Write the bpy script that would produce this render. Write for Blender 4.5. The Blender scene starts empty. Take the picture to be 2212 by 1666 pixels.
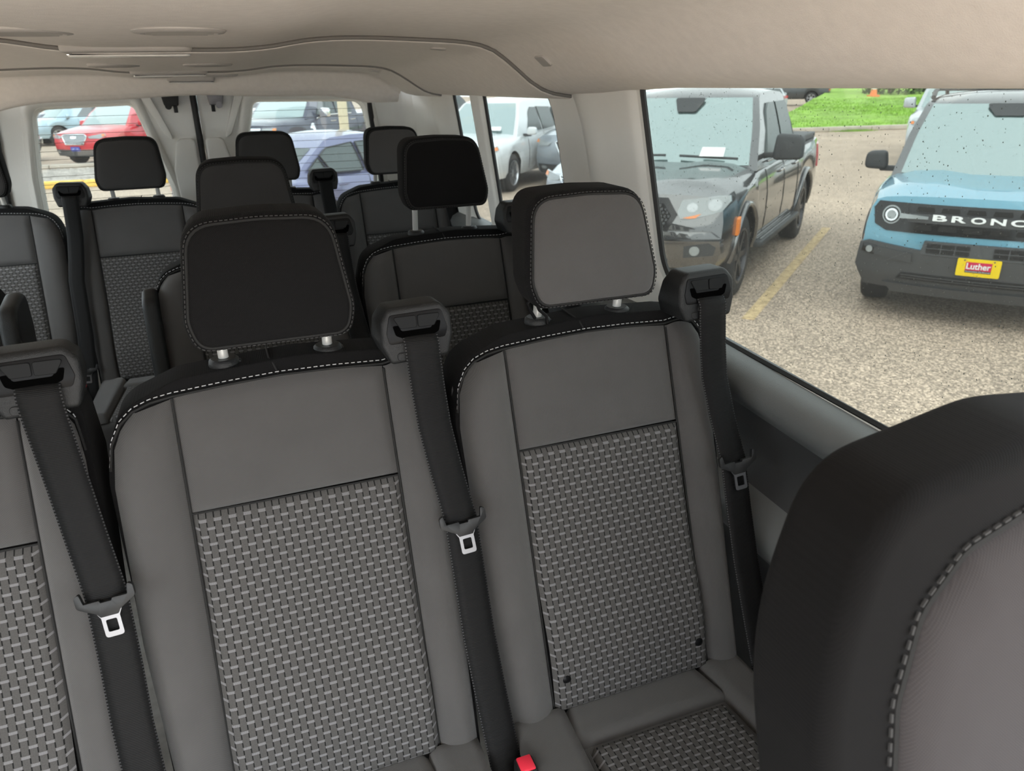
import bpy, bmesh, math, random
from mathutils import Vector, Matrix
random.seed(7)
PI = math.pi
EZ = 2.05                      # eye height above the parking lot
FZ = -1.38                     # cabin floor, measured from the eye
scene = bpy.context.scene
C = scene.collection

# ------------------------------------------------------------------ camera, world, exposure
cam_d = bpy.data.cameras.new('camera')
cam = bpy.data.objects.new('camera', cam_d); C.objects.link(cam)
cam_d.sensor_fit = 'HORIZONTAL'; cam_d.sensor_width = 36.0; cam_d.lens = 36.0 * 1600 / 2212
cam_d.clip_start = 0.02; cam_d.clip_end = 400
cam.matrix_world = Matrix(((0.93543391, 0.15085533, -0.31969683, 0),
                           (-0.35299634, 0.35028515, -0.86757933, 0),
                           (-0.01889391, 0.92441494, 0.38091999, EZ), (0, 0, 0, 1)))
cam_d.dof.use_dof = True; cam_d.dof.focus_distance = 1.15; cam_d.dof.aperture_fstop = 10
scene.camera = cam
world = bpy.data.worlds.new('overcast_sky'); scene.world = world; world.use_nodes = True
wn = world.node_tree.nodes; wl = world.node_tree.links
bg = wn['Background']; bg.inputs[0].default_value = (0.90, 0.96, 1.0, 1); bg.inputs[1].default_value = 1.0
sun_d = bpy.data.lights.new('sun', 'SUN'); sun_d.energy = 0.5; sun_d.angle = 1.0; sun_d.color = (1.0, 0.97, 0.93)
sun = bpy.data.objects.new('sun', sun_d); C.objects.link(sun)
sun.rotation_euler = (math.radians(48), 0, math.radians(-25)); sun.location = (0, 0, 30)
vs = scene.view_settings
vs.view_transform = 'Standard'; vs.look = 'None'; vs.gamma = 1.0; vs.exposure = 2.68; vs.use_curve_mapping = False

# ------------------------------------------------------------------ materials
MAT = {}
def nmat(name):
    m = bpy.data.materials.new(name); m.use_nodes = True
    MAT[name] = m
    return m, m.node_tree.nodes, m.node_tree.links, m.node_tree.nodes['Principled BSDF']
def rgb(c): return (c[0], c[1], c[2], 1)
def mat(name, col, rough=0.5, metal=0.0, coat=0.0, spec=0.5, noise=0.0, nscale=40, bump=0.0, bscale=300, sheen=0.0, emit=None):
    m, n, l, b = nmat(name)
    b.inputs['Base Color'].default_value = rgb(col); b.inputs['Roughness'].default_value = rough
    b.inputs['Metallic'].default_value = metal; b.inputs['Coat Weight'].default_value = coat
    b.inputs['Coat Roughness'].default_value = 0.04
    b.inputs['Specular IOR Level'].default_value = spec
    if sheen:
        b.inputs['Sheen Weight'].default_value = sheen; b.inputs['Sheen Roughness'].default_value = 0.5
    tc = n.new('ShaderNodeTexCoord')
    if noise:
        t = n.new('ShaderNodeTexNoise'); t.inputs['Scale'].default_value = nscale; t.inputs['Detail'].default_value = 4
        l.new(tc.outputs['Object'], t.inputs['Vector'])
        r = n.new('ShaderNodeMapRange'); r.inputs[1].default_value = 0.3; r.inputs[2].default_value = 0.7
        r.inputs[3].default_value = 1 - noise; r.inputs[4].default_value = 1 + noise
        l.new(t.outputs['Fac'], r.inputs[0])
        x = n.new('ShaderNodeVectorMath'); x.operation = 'SCALE'; x.inputs[0].default_value = col[:3]
        l.new(r.outputs[0], x.inputs['Scale']); l.new(x.outputs[0], b.inputs['Base Color'])
    if bump:
        t2 = n.new('ShaderNodeTexNoise'); t2.inputs['Scale'].default_value = bscale; t2.inputs['Detail'].default_value = 2
        l.new(tc.outputs['Object'], t2.inputs['Vector'])
        bu = n.new('ShaderNodeBump'); bu.inputs['Strength'].default_value = bump; bu.inputs['Distance'].default_value = 0.002
        l.new(t2.outputs['Fac'], bu.inputs['Height']); l.new(bu.outputs[0], b.inputs['Normal'])
    if emit:
        b.inputs['Emission Color'].default_value = rgb(emit[0]); b.inputs['Emission Strength'].default_value = emit[1]
    return m
def math_node(n, l, op, a, b=None):
    x = n.new('ShaderNodeMath'); x.operation = op
    for k, v in enumerate((a, b)):
        if v is None: continue
        if isinstance(v, (int, float)): x.inputs[k].default_value = v
        else: l.new(v, x.inputs[k])
    return x.outputs[0]
def mix_col(n, l, fac, a, b):
    x = n.new('ShaderNodeMix'); x.data_type = 'RGBA'
    l.new(fac, x.inputs['Factor'])
    for key, v in ((6, a), (7, b)):
        if isinstance(v, tuple): x.inputs[key].default_value = rgb(v)
        else: l.new(v, x.inputs[key])
    return x.outputs[2]
def fabric(name, col, fine=900.0, sheen=.2):
    """knitted upholstery: fine grid of threads from UV in metres"""
    m, n, l, b = nmat(name)
    tc = n.new('ShaderNodeTexCoord'); sep = n.new('ShaderNodeSeparateXYZ'); l.new(tc.outputs['UV'], sep.inputs[0])
    su = math_node(n, l, 'SINE', math_node(n, l, 'MULTIPLY', sep.outputs[0], fine * 3.0))
    sv = math_node(n, l, 'SINE', math_node(n, l, 'MULTIPLY', sep.outputs[1], fine * 3.0))
    p = math_node(n, l, 'MULTIPLY', su, sv)
    nz = n.new('ShaderNodeTexNoise'); nz.inputs['Scale'].default_value = 14; l.new(tc.outputs['Object'], nz.inputs['Vector'])
    f = math_node(n, l, 'ADD', math_node(n, l, 'MULTIPLY', p, 0.16), math_node(n, l, 'ADD', math_node(n, l, 'MULTIPLY', nz.outputs['Fac'], 0.22), 0.89))
    x = n.new('ShaderNodeVectorMath'); x.operation = 'SCALE'; x.inputs[0].default_value = col
    l.new(f, x.inputs['Scale']); l.new(x.outputs[0], b.inputs['Base Color'])
    b.inputs['Roughness'].default_value = 0.9; b.inputs['Specular IOR Level'].default_value = 0.15
    b.inputs['Sheen Weight'].default_value = sheen; b.inputs['Sheen Roughness'].default_value = 0.6
    bu = n.new('ShaderNodeBump'); bu.inputs['Strength'].default_value = 0.25; bu.inputs['Distance'].default_value = 0.0006
    l.new(p, bu.inputs['Height']); l.new(bu.outputs[0], b.inputs['Normal'])
    return m
def weave(name, base, dash, line, cw=0.0093, ph=0.0207):
    m, n, l, b = nmat(name)
    tc = n.new('ShaderNodeTexCoord'); sep = n.new('ShaderNodeSeparateXYZ'); l.new(tc.outputs['UV'], sep.inputs[0])
    uc = math_node(n, l, 'DIVIDE', sep.outputs[0], cw)
    ci = math_node(n, l, 'FLOOR', uc)
    par = math_node(n, l, 'MULTIPLY', math_node(n, l, 'FLOORED_MODULO', ci, 2.0), 0.5)
    fr = math_node(n, l, 'FRACT', math_node(n, l, 'ADD', math_node(n, l, 'DIVIDE', sep.outputs[1], ph), par))
    isd = math_node(n, l, 'LESS_THAN', fr, 0.16)
    fu = math_node(n, l, 'FRACT', uc)
    edge = math_node(n, l, 'LESS_THAN', math_node(n, l, 'ABSOLUTE', math_node(n, l, 'SUBTRACT', fu, 0.5)), 0.415)
    isl = math_node(n, l, 'MULTIPLY', math_node(n, l, 'SUBTRACT', 1.0, edge), math_node(n, l, 'GREATER_THAN', math_node(n, l, 'FRACT', math_node(n, l, 'MULTIPLY', fr, 2.0)), 0.38))
    # threads inside a dash
    th = math_node(n, l, 'ADD', math_node(n, l, 'MULTIPLY', math_node(n, l, 'SINE', math_node(n, l, 'MULTIPLY', sep.outputs[0], 5600.0)), 0.25), 0.85)
    dd = n.new('ShaderNodeVectorMath'); dd.operation = 'SCALE'; dd.inputs[0].default_value = dash; l.new(th, dd.inputs['Scale'])
    nz = n.new('ShaderNodeTexNoise'); nz.inputs['Scale'].default_value = 600; l.new(tc.outputs['UV'], nz.inputs['Vector'])
    bb = n.new('ShaderNodeVectorMath'); bb.operation = 'SCALE'; bb.inputs[0].default_value = base
    l.new(math_node(n, l, 'ADD', math_node(n, l, 'MULTIPLY', nz.outputs['Fac'], 0.5), 0.75), bb.inputs['Scale'])
    c1 = mix_col(n, l, isl, bb.outputs[0], line)
    c2 = mix_col(n, l, isd, c1, dd.outputs[0])
    l.new(c2, b.inputs['Base Color'])
    b.inputs['Roughness'].default_value = 0.85; b.inputs['Specular IOR Level'].default_value = 0.2
    h = math_node(n, l, 'SUBTRACT', 1.0, math_node(n, l, 'MAXIMUM', isl, math_node(n, l, 'MULTIPLY', isd, 0.5)))
    bu = n.new('ShaderNodeBump'); bu.inputs['Strength'].default_value = 0.5; bu.inputs['Distance'].default_value = 0.0008
    l.new(h, bu.inputs['Height']); l.new(bu.outputs[0], b.inputs['Normal'])
    return m
def webbing(name, col):
    m, n, l, b = nmat(name)
    tc = n.new('ShaderNodeTexCoord'); sep = n.new('ShaderNodeSeparateXYZ'); l.new(tc.outputs['UV'], sep.inputs[0])
    rib = math_node(n, l, 'SINE', math_node(n, l, 'MULTIPLY', sep.outputs[1], 2 * PI / 0.0021))
    ed = math_node(n, l, 'GREATER_THAN', math_node(n, l, 'ABSOLUTE', math_node(n, l, 'SUBTRACT', sep.outputs[0], 0.0235)), 0.0218)
    st = math_node(n, l, 'GREATER_THAN', math_node(n, l, 'SINE', math_node(n, l, 'MULTIPLY', sep.outputs[1], 2 * PI / 0.0042)), 0.1)
    es = math_node(n, l, 'MULTIPLY', ed, st)
    x = n.new('ShaderNodeVectorMath'); x.operation = 'SCALE'; x.inputs[0].default_value = col
    l.new(math_node(n, l, 'ADD', math_node(n, l, 'MULTIPLY', rib, 0.14), 1.0), x.inputs['Scale'])
    l.new(mix_col(n, l, es, x.outputs[0], (0.06, 0.06, 0.062)), b.inputs['Base Color'])
    b.inputs['Roughness'].default_value = 0.6; b.inputs['Specular IOR Level'].default_value = 0.15
    bu = n.new('ShaderNodeBump'); bu.inputs['Strength'].default_value = 0.3; bu.inputs['Distance'].default_value = 0.0006
    l.new(rib, bu.inputs['Height']); l.new(bu.outputs[0], b.inputs['Normal'])
    return m
def glass(name, tint, refl=0.06, dirt=0.0):
    """thin tinted pane: what lies behind shows through, a little of the sky is mirrored, dust in specks"""
    m, n, l, b = nmat(name)
    out = n['Material Output']; n.remove(b)
    tr = n.new('ShaderNodeBsdfTransparent'); tr.inputs[0].default_value = rgb(tint)
    gl = n.new('ShaderNodeBsdfGlossy'); gl.inputs['Roughness'].default_value = 0.02; gl.inputs[0].default_value = (1, 1, 1, 1)
    mx = n.new('ShaderNodeMixShader'); mx.inputs[0].default_value = refl
    l.new(tr.outputs[0], mx.inputs[1]); l.new(gl.outputs[0], mx.inputs[2])
    last = mx.outputs[0]
    if dirt:
        df = n.new('ShaderNodeBsdfDiffuse'); df.inputs[0].default_value = (0.75, 0.75, 0.73, 1)
        tl = n.new('ShaderNodeBsdfTranslucent'); tl.inputs[0].default_value = (0.75, 0.75, 0.73, 1)
        ad = n.new('ShaderNodeMixShader'); ad.inputs[0].default_value = 0.6
        l.new(df.outputs[0], ad.inputs[1]); l.new(tl.outputs[0], ad.inputs[2])
        m2 = n.new('ShaderNodeMixShader'); m2.inputs[0].default_value = dirt
        l.new(last, m2.inputs[1]); l.new(ad.outputs[0], m2.inputs[2]); last = m2.outputs[0]
    l.new(last, out.inputs['Surface'])
    return m
GREY = (0.066, 0.0637, 0.0625)
fabric('grey_fabric', GREY)
fabric('shaded_seat_fabric', (.043, .039, .040), sheen=.05)  # seat grey darkened: shade on the driver's seat put into the colour
fabric('black_fabric', (0.0055, 0.0053, 0.0055), sheen=.01)
fabric('charcoal_fabric', (0.035, 0.0345, 0.0345), sheen=.1)
weave('woven_fabric', (0.066, 0.0637, 0.0615), (0.18, 0.177, 0.182), (0.008, 0.008, 0.008))
webbing('webbing', (0.008, 0.008, 0.0082))
mat('black_plastic', (0.012, 0.0125, 0.013), 0.45, bump=0.35, bscale=900, spec=.32)
mat('gloss_black', (0.006, 0.006, 0.0065), 0.35, spec=.12)
mat('flap_plastic', (0.010, 0.0105, 0.011), 0.5, spec=.12)
mat('slot_black', (0.0015, 0.0015, 0.0015), 0.9, spec=0.0)
mat('dark_thread', (0.01, 0.01, 0.01), 0.9)
mat('white_thread', (0.42, 0.42, 0.43), 0.8)
mat('chrome', (0.75, 0.75, 0.76), 0.12, metal=1.0)
mat('post_steel', (0.62, 0.62, 0.60), 0.3, metal=.35)
mat('steel', (0.26, 0.26, 0.27), 0.36, metal=1.0)
mat('latch_metal', (0.16, 0.155, 0.16), 0.45, metal=0.8)
mat('tongue_plastic', (0.018, 0.0185, 0.019), 0.42, spec=.3)
mat('red_button', (0.75, 0.03, 0.06), 0.35)
mat('headliner', (0.82, 0.775, 0.73), 0.95, noise=0.03, nscale=60, bump=0.25, bscale=700, spec=0.1)
mat('pillar_trim', (0.74, 0.73, 0.69), 0.6, noise=0.02, nscale=8, bump=0.12, bscale=900)
mat('dark_trim', (0.045, 0.046, 0.048), 0.5, bump=0.3, bscale=800)
mat('ledge_trim', (0.14, 0.147, 0.147), 0.42, bump=0.25, bscale=900)
mat('floor_vinyl', (0.50, 0.49, 0.47), 0.6, noise=0.15, nscale=30, bump=0.2, bscale=200)
mat('rubber', (0.008, 0.008, 0.008), 0.6)
mat('lamp_lens', (0.8, 0.79, 0.76), 0.25)
mat('vent_grey', (0.33, 0.32, 0.30), 0.5)
mat('lamp_grey', (.46, .44, .42), .6)
mat('joint_shade_grey', (.20, .19, .18), .8)  # tone of the shade painted along the headliner joints
mat('vent_dark', (0.10, 0.095, 0.09), 0.6)
mat('defroster', (0.10, 0.07, 0.05), 0.6)
glass('tinted_glass', (0.47, 0.486, 0.473), 0.03, 0.014)
glass('rear_glass', (0.50, 0.525, 0.52), 0.03, 0.02)
glass('clear_glass', (.93, .95, .95), .03, .0)  # left untinted so the unseen left windows brighten the rear cabin
glass('quarter_glass', (0.48, 0.50, 0.495), 0.03, 0.015)

# ------------------------------------------------------------------ helpers
def empty(name, loc=(0, 0, 0), rz=0.0, parent=None):
    o = bpy.data.objects.new(name, None); C.objects.link(o)
    o.empty_display_size = 0.1; o.location = loc; o.rotation_euler = (0, 0, rz); o.parent = parent
    return o
def tag(o, label=None, cat=None, group=None, kind=None):
    if label: o['label'] = label
    if cat: o['category'] = cat
    if group: o['group'] = group
    if kind: o['kind'] = kind
    return o
def link(name, me, m, parent=None):
    o = bpy.data.objects.new(name, me); C.objects.link(o)
    if m is not None and len(me.materials) == 0: me.materials.append(MAT[m] if isinstance(m, str) else m)
    if parent is not None: o.parent = parent
    return o
def finish(bm, name, m, parent=None, sharp=40, smooth=True):
    me = bpy.data.meshes.new(name)
    bmesh.ops.recalc_face_normals(bm, faces=bm.faces[:])
    bm.to_mesh(me); bm.free()
    if smooth:
        me.polygons.foreach_set('use_smooth', [True] * len(me.polygons))
        me.set_sharp_from_angle(angle=math.radians(sharp))
    return link(name, me, m, parent)
def mesh(name, verts, faces, m, parent=None, sharp=40, smooth=True, uv=None, recalc=False):
    me = bpy.data.meshes.new(name); me.from_pydata([tuple(v) for v in verts], [], faces)
    if uv:
        lay = me.uv_layers.new(name='UVMap')
        for lp in me.loops: lay.data[lp.index].uv = uv[lp.vertex_index]
    if recalc:
        bm = bmesh.new(); bm.from_mesh(me); bmesh.ops.recalc_face_normals(bm, faces=bm.faces[:]); bm.to_mesh(me); bm.free()
    if smooth:
        me.polygons.foreach_set('use_smooth', [True] * len(me.polygons))
        me.set_sharp_from_angle(angle=math.radians(sharp))
    me.update()
    return link(name, me, m, parent)
def grid(name, fn, nu, nv, m, parent=None, uvfn=None, flip=False, sharp=60):
    vs_, uv = [], []
    for j in range(nv + 1):
        for i in range(nu + 1):
            a, b = i / nu, j / nv
            p = fn(a, b); vs_.append(p)
            uv.append(uvfn(a, b, p) if uvfn else (a, b))
    fs = []
    for j in range(nv):
        for i in range(nu):
            q = [j * (nu + 1) + i, j * (nu + 1) + i + 1, (j + 1) * (nu + 1) + i + 1, (j + 1) * (nu + 1) + i]
            fs.append(q[::-1] if flip else q)
    return mesh(name, vs_, fs, m, parent, sharp=sharp, uv=uv)
def fillet(pts, n=6):
    """polygon of (a, b, r) -> outline with rounded corners"""
    out = []; N = len(pts)
    for i in range(N):
        p = Vector(pts[i][:2]); r = pts[i][2] if len(pts[i]) > 2 else 0
        a = Vector(pts[i - 1][:2]) - p; b = Vector(pts[(i + 1) % N][:2]) - p
        if r <= 0: out.append((p.x, p.y)); continue
        la, lb = a.length, b.length; a.normalize(); b.normalize()
        ang = math.acos(max(-1, min(1, a.dot(b))))
        t = min(r / max(math.tan(ang / 2), 1e-4), la * 0.49, lb * 0.49)
        s, e = p + a * t, p + b * t
        for k in range(n + 1):
            u = k / n
            q = s * (1 - u) ** 2 + p * 2 * u * (1 - u) + e * u ** 2
            out.append((q.x, q.y))
    return out
def prism(name, outline, fn, m, parent=None, bevel=0.0, seg=3, sharp=35, uv=False):
    """outline in 2D, fn((a,b), 0|1) -> 3D for the front (0) and back (1) face"""
    bm = bmesh.new()
    f = [bm.verts.new(fn(p, 0)) for p in outline]; k = [bm.verts.new(fn(p, 1)) for p in outline]
    N = len(outline)
    bm.faces.new(f); bm.faces.new(k[::-1])
    for i in range(N): bm.faces.new((f[i], k[i], k[(i + 1) % N], f[(i + 1) % N]))
    bmesh.ops.recalc_face_normals(bm, faces=bm.faces[:])
    if bevel:
        ed = [e for e in bm.edges if len(e.link_faces) == 2 and e.calc_face_angle() > math.radians(50)]
        bmesh.ops.bevel(bm, geom=ed, offset=bevel, segments=seg, affect='EDGES', profile=0.5, clamp_overlap=True)
    o = finish(bm, name, m, parent, sharp)
    if uv:
        me = o.data; lay = me.uv_layers.new(name='UVMap')
        for lp in me.loops:
            c = me.vertices[lp.vertex_index].co; lay.data[lp.index].uv = (c.x, c.z)
    return o
def box(name, lo, hi, m, parent=None, bevel=0.0, seg=2):
    bm = bmesh.new(); bmesh.ops.create_cube(bm, size=1.0)
    for v in bm.verts:
        v.co = Vector([lo[i] + (v.co[i] + 0.5) * (hi[i] - lo[i]) for i in range(3)])
    if bevel: bmesh.ops.bevel(bm, geom=bm.edges[:], offset=bevel, segments=seg, affect='EDGES', profile=0.5, clamp_overlap=True)
    return finish(bm, name, m, parent, 40)
def tube(name, pts, r, m, parent=None, n=8, closed=False, cap=True):
    pts = [Vector(p) for p in pts]; N = len(pts); V = []; F = []
    prev = None
    for i, p in enumerate(pts):
        a = pts[i - 1] if (i > 0 or closed) else p; b = pts[(i + 1) % N] if (i < N - 1 or closed) else p
        t = (b - a).normalized()
        if prev is None:
            prev = t.orthogonal().normalized()
        nrm = (prev - t * prev.dot(t)); nrm = nrm.normalized() if nrm.length > 1e-6 else t.orthogonal().normalized()
        prev = nrm; bn = t.cross(nrm)
        rr = r[i] if isinstance(r, (list, tuple)) else r
        for k in range(n):
            an = 2 * PI * k / n; V.append(p + nrm * rr * math.cos(an) + bn * rr * math.sin(an))
    for i in range(N if closed else N - 1):
        j = (i + 1) % N
        for k in range(n): F.append((i * n + k, i * n + (k + 1) % n, j * n + (k + 1) % n, j * n + k))
    if cap and not closed: F += [tuple(range(n))[::-1], tuple((N - 1) * n + k for k in range(n))]
    return mesh(name, V, F, m, parent, sharp=50, recalc=True)
def lathe(name, prof, origin, m, parent=None, n=24, axis='z', sharp=40):
    """prof: list of (radius, height along axis)"""
    V, F = [], []; o = Vector(origin)
    for r, h in prof:
        for k in range(n):
            a = 2 * PI * k / n; c, s = r * math.cos(a), r * math.sin(a)
            V.append(o + Vector((c, s, h) if axis == 'z' else (h, c, s) if axis == 'x' else (c, h, s)))
    for i in range(len(prof) - 1):
        for k in range(n): F.append((i * n + k, i * n + (k + 1) % n, (i + 1) * n + (k + 1) % n, (i + 1) * n + k))
    if prof[0][0] > 1e-5: F.append(tuple(range(n))[::-1])
    if prof[-1][0] > 1e-5: F.append(tuple((len(prof) - 1) * n + k for k in range(n)))
    return mesh(name, V, F, m, parent, sharp=sharp, recalc=True)
def lerp(a, b, t): return a + (b - a) * t
def interp(tab, x):
    if x <= tab[0][0]: return tab[0][1]
    for (x0, y0), (x1, y1) in zip(tab, tab[1:]):
        if x <= x1:
            t = (x - x0) / (x1 - x0); return y0 + (y1 - y0) * t
    return tab[-1][1]
def sinterp(tab, x):
    """smooth monotone interpolation"""
    if x <= tab[0][0]: return tab[0][1]
    if x >= tab[-1][0]: return tab[-1][1]
    for i in range(len(tab) - 1):
        x0, y0 = tab[i]; x1, y1 = tab[i + 1]
        if x <= x1:
            h = x1 - x0; t = (x - x0) / h
            m0 = (y1 - tab[i - 1][1]) / (x1 - tab[i - 1][0]) if i > 0 else (y1 - y0) / h
            m1 = (tab[i + 2][1] - y0) / (tab[i + 2][0] - x0) if i + 2 < len(tab) else (y1 - y0) / h
            t2, t3 = t * t, t * t * t
            return (2*t3-3*t2+1)*y0 + (t3-2*t2+t)*h*m0 + (-2*t3+3*t2)*y1 + (t3-t2)*h*m1
def copy_tree(o, parent=None, name=None):
    c = o.copy(); C.objects.link(c); c.parent = parent
    for ch in o.children: copy_tree(ch, c)
    return c
def W(x, y, z): return Vector((x, y, z + EZ))

# ------------------------------------------------------------------ the van's cabin
XC = -0.07                                   # centre line of the van
def wall_x(z, side=1):                       # inner face of the side wall
    h = 0.82 + XC * 0 + (-0.10 * (z + 0.45) if z > -0.45 else 0.0)
    return h if side > 0 else 2 * XC - h
CEIL = [(0, .066), (.12, .066), (.19, .071), (.27, .083), (.36, .087), (.5, .083), (.6, .077), (.655, .064), (.70, .035), (.75, -.005), (.79, -.026), (.84, -.036), (.885, -.04)]
def ceil_z(x, y):
    z = sinterp(CEIL, abs(x - XC))
    k = 1 - 0.20 * (y - 1.68)
    e = max(0, min(1, (1.60 - y) / .35)); e = e * e * (3 - 2 * e)
    return z * k if z > 0 else z * (1 - .42 * e)
floor = box('floor', (-1.0, -0.9, FZ + EZ - 0.05), (0.87, 3.34, FZ + EZ), 'floor_vinyl')
tag(floor, 'pale vinyl floor under the van seats', kind='structure')
ceiling = empty('ceiling', (0, 0, 0)); tag(ceiling, 'pale grey fabric van headliner in overlapping moulded panels', kind='structure')
def head_panel(name, y0, y1, dz, lip=True):
    XH = 0.862
    def fn(a, b):
        x = XC - XH + 2 * XH * a; y = lerp(y0, y1, min(1, b * 1.0))
        return W(x, y, ceil_z(x, y) + dz)
    V, F = [], []; nu, nv = 96, max(4, int((y1 - y0) / 0.08))
    rows = [(y0 + .04, .016), (y0 + .002, .013), (y0 - .001, .008), (y0, .003), (y0 + .004, .0005)] if lip else []      # rolled front edge
    rows += [(y0 + .012 + (y1 - y0 - .012) * j / nv, 0.0) for j in range(nv + 1)]
    for (y, up) in rows:
        for i in range(nu + 1):
            x = XC - XH + 2 * XH * i / nu
            V.append(W(x, y, ceil_z(x, y) + dz + up))
    for j in range(len(rows) - 1):
        for i in range(nu): F.append((j * (nu + 1) + i, (j + 1) * (nu + 1) + i, (j + 1) * (nu + 1) + i + 1, j * (nu + 1) + i + 1))
    if lip:
        tube('joint_shade', [W(x, y0 - .003, ceil_z(x, y0) + dz + .0065) for x in [XC - XH + 2 * XH * i / 60 for i in range(61)]], .0042, 'joint_shade_grey', ceiling, n=6)  # dark tube added to draw the shade in the joint groove
    return mesh(name, V, F, 'headliner', ceiling, sharp=70)
head_panel('headliner_panel', -0.80, 1.74, 0.004, False)
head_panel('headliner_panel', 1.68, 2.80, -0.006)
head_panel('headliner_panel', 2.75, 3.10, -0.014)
# roof skin above the lining keeps daylight out
roof = box('roof_skin', (-1.0, -0.82, EZ + 0.125), (0.87, 3.40, EZ + 0.14), 'dark_trim', ceiling)
def rear_header(a, b):
    x = XC - .76 + 1.52 * a; e = abs(x - XC)
    drop = 0.0 if e < .42 else ((min(e, .64) - .42) / .28) ** 2 * .05
    bulge = .016 * math.exp(-(e / .2) ** 2)
    zt = ceil_z(x, 3.06) - .014
    prof = [(3.05, zt), (3.075, zt - .004), (3.088, lerp(zt, -.035, .4)), (3.10, lerp(zt, -.035, .8)), (3.115, -.036), (3.14, -.040), (3.17, -.036), (3.26, -.034)]
    k = b * (len(prof) - 1); i = min(int(k), len(prof) - 2); t = k - i
    y = lerp(prof[i][0], prof[i + 1][0], t); z = lerp(prof[i][1], prof[i + 1][1], t)
    low = min(1, max(0, (zt - z) / (zt + .036)))
    return W(x, y, z + low * (bulge * .7 - drop))
grid('rear_header', rear_header, 64, 21, 'headliner', ceiling)
def plug(x, y, w, d, r):
    z = ceil_z(x, y); z2 = ceil_z(x + .02, y); sl = math.atan2(z2 - z, .02)
    c, s = math.cos(sl), math.sin(sl)
    out = fillet([(-w, -d, r), (w, -d, r), (w, d, r), (-w, d, r)], 4)
    prism('ceiling_plug', out, lambda p, k: W(x + p[0] * c + s * (.004 if k == 0 else -.004), y + p[1], z + (.004 if y < 1.68 else -.006 if y < 2.75 else -.014) + p[0] * s - c * (.004 if k == 0 else -.004)), 'lamp_grey', ceiling, bevel=.001)
plug(.635, 1.50, .014, .022, .006); plug(.50, 1.80, .017, .020, .015); plug(.555, 2.86, .016, .018, .015)
# roof lamps and round vents
def roof_lamp(x, y, w, d, z, label):
    o = empty('roof_lamp', W(x, y, z + .004)); tag(o, label, 'ceiling lamp', 'lamps along the middle of the headliner')
    out = fillet([(-w, -d, .03), (w, -d, .03), (w * .96, d, .012), (-w * .96, d, .012)], 5)
    prism('lamp_base', out, lambda p, k: Vector((p[0], p[1], (-.016 if k == 0 else .012))), 'lamp_grey', o, bevel=.006)
    o2 = fillet([(-w * .93, d * .1, .01), (w * .93, d * .1, .01), (w * .93, d * .97, .01), (-w * .93, d * .97, .01)], 4)
    prism('lens', o2, lambda p, k: Vector((p[0], p[1], (-.0225 if k == 0 else -.010))), 'lamp_lens', o, bevel=.003)
    tube('chrome_rim', [(p[0], p[1], -.0175) for p in o2], .0018, 'chrome', o, n=6, closed=True)
roof_lamp(-.135, 1.70, .115, .050, .074, 'slim rectangular ceiling lamp nearest the camera, at the first headliner joint')
roof_lamp(-.115, 2.77, .115, .05, .050, 'slim rectangular ceiling lamp at the second headliner joint')
roof_lamp(-.06, 3.03, .08, .02, .030, 'small rectangular ceiling lamp farthest back, before the rear header')
def vent(x, y, r, label):
    z = ceil_z(x, y) + (.004 if y < 1.68 else -.006 if y < 2.75 else -.014)
    o = empty('air_vent', W(x, y, z)); tag(o, label, 'air vent', 'round vents in the headliner')
    lathe('vent_ring', [(r, .004), (r, -.001), (r * .95, -.0035), (r * .82, -.0045), (r * .74, .0), (r * .74, .004)], (0, 0, 0), 'lamp_grey', o, n=40)
    lathe('vent_disc', [(0.0001, .002), (r * .74, .002), (r * .74, .004)], (0, 0, 0), 'vent_dark', o, n=32)
    for k in range(3):
        yy = (k - 1) * r * .42; hw = math.sqrt((r * .72) ** 2 - yy ** 2)
        prism('vent_blade', [(-hw, yy - .004), (hw, yy - .004), (hw, yy + .006), (-hw, yy + .006)],
              lambda p, kk: Vector((p[0], p[1], -.0005 - (p[1] - yy) * .5 - (.0015 if kk == 0 else 0))), 'vent_grey', o)
vent(-.03, 1.27, .064, 'large round ceiling vent nearest the camera, right of its pair')
vent(-.235, 1.33, .064, 'large round ceiling vent nearest the camera, at the left picture edge')
vent(.002, 2.22, .06, 'round ceiling vent of the middle pair, right one')
vent(-.218, 2.24, .06, 'round ceiling vent of the middle pair, left one')
vent(.03, 2.93, .065, 'round ceiling vent of the rearmost pair, right one')
vent(-.175, 2.93, .065, 'round ceiling vent of the rearmost pair, left one')

# side walls: upper panel with window openings (y, z), lower trim
WIN1 = fillet([(.50, .004, .03), (1.365, .004, .03), (1.30, -.36, .10), (1.19, -.455, .10), (.50, -.478, .05)], 8)
WIN2 = fillet([(1.80, -.006, .13), (2.33, -.006, .03), (2.275, -.44, .06), (1.72, -.44, .08)], 8)
WIN3 = fillet([(2.46, -.006, .03), (2.66, -.006, .04), (2.57, -.46, .07), (2.36, -.46, .05)], 8)
WIN4 = fillet([(1.48, .004, .05), (2.33, .004, .05), (2.30, -.50, .06), (1.45, -.50, .06)], 6)  # unseen left window, enlarged to let more daylight into the cabin
WIN5 = fillet([(2.42, .004, .05), (3.05, .004, .05), (3.02, -.50, .06), (2.39, -.50, .06)], 6)  # likewise out of view and enlarged for light on the rear seats
WIN0 = fillet([(-.62, .004, .05), (.42, .004, .03), (.42, -.50, .05), (-.62, -.53, .05)], 6)
WIN6 = fillet([(.50, .004, .05), (1.40, .004, .05), (1.38, -.50, .06), (.50, -.50, .06)], 6)
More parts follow.
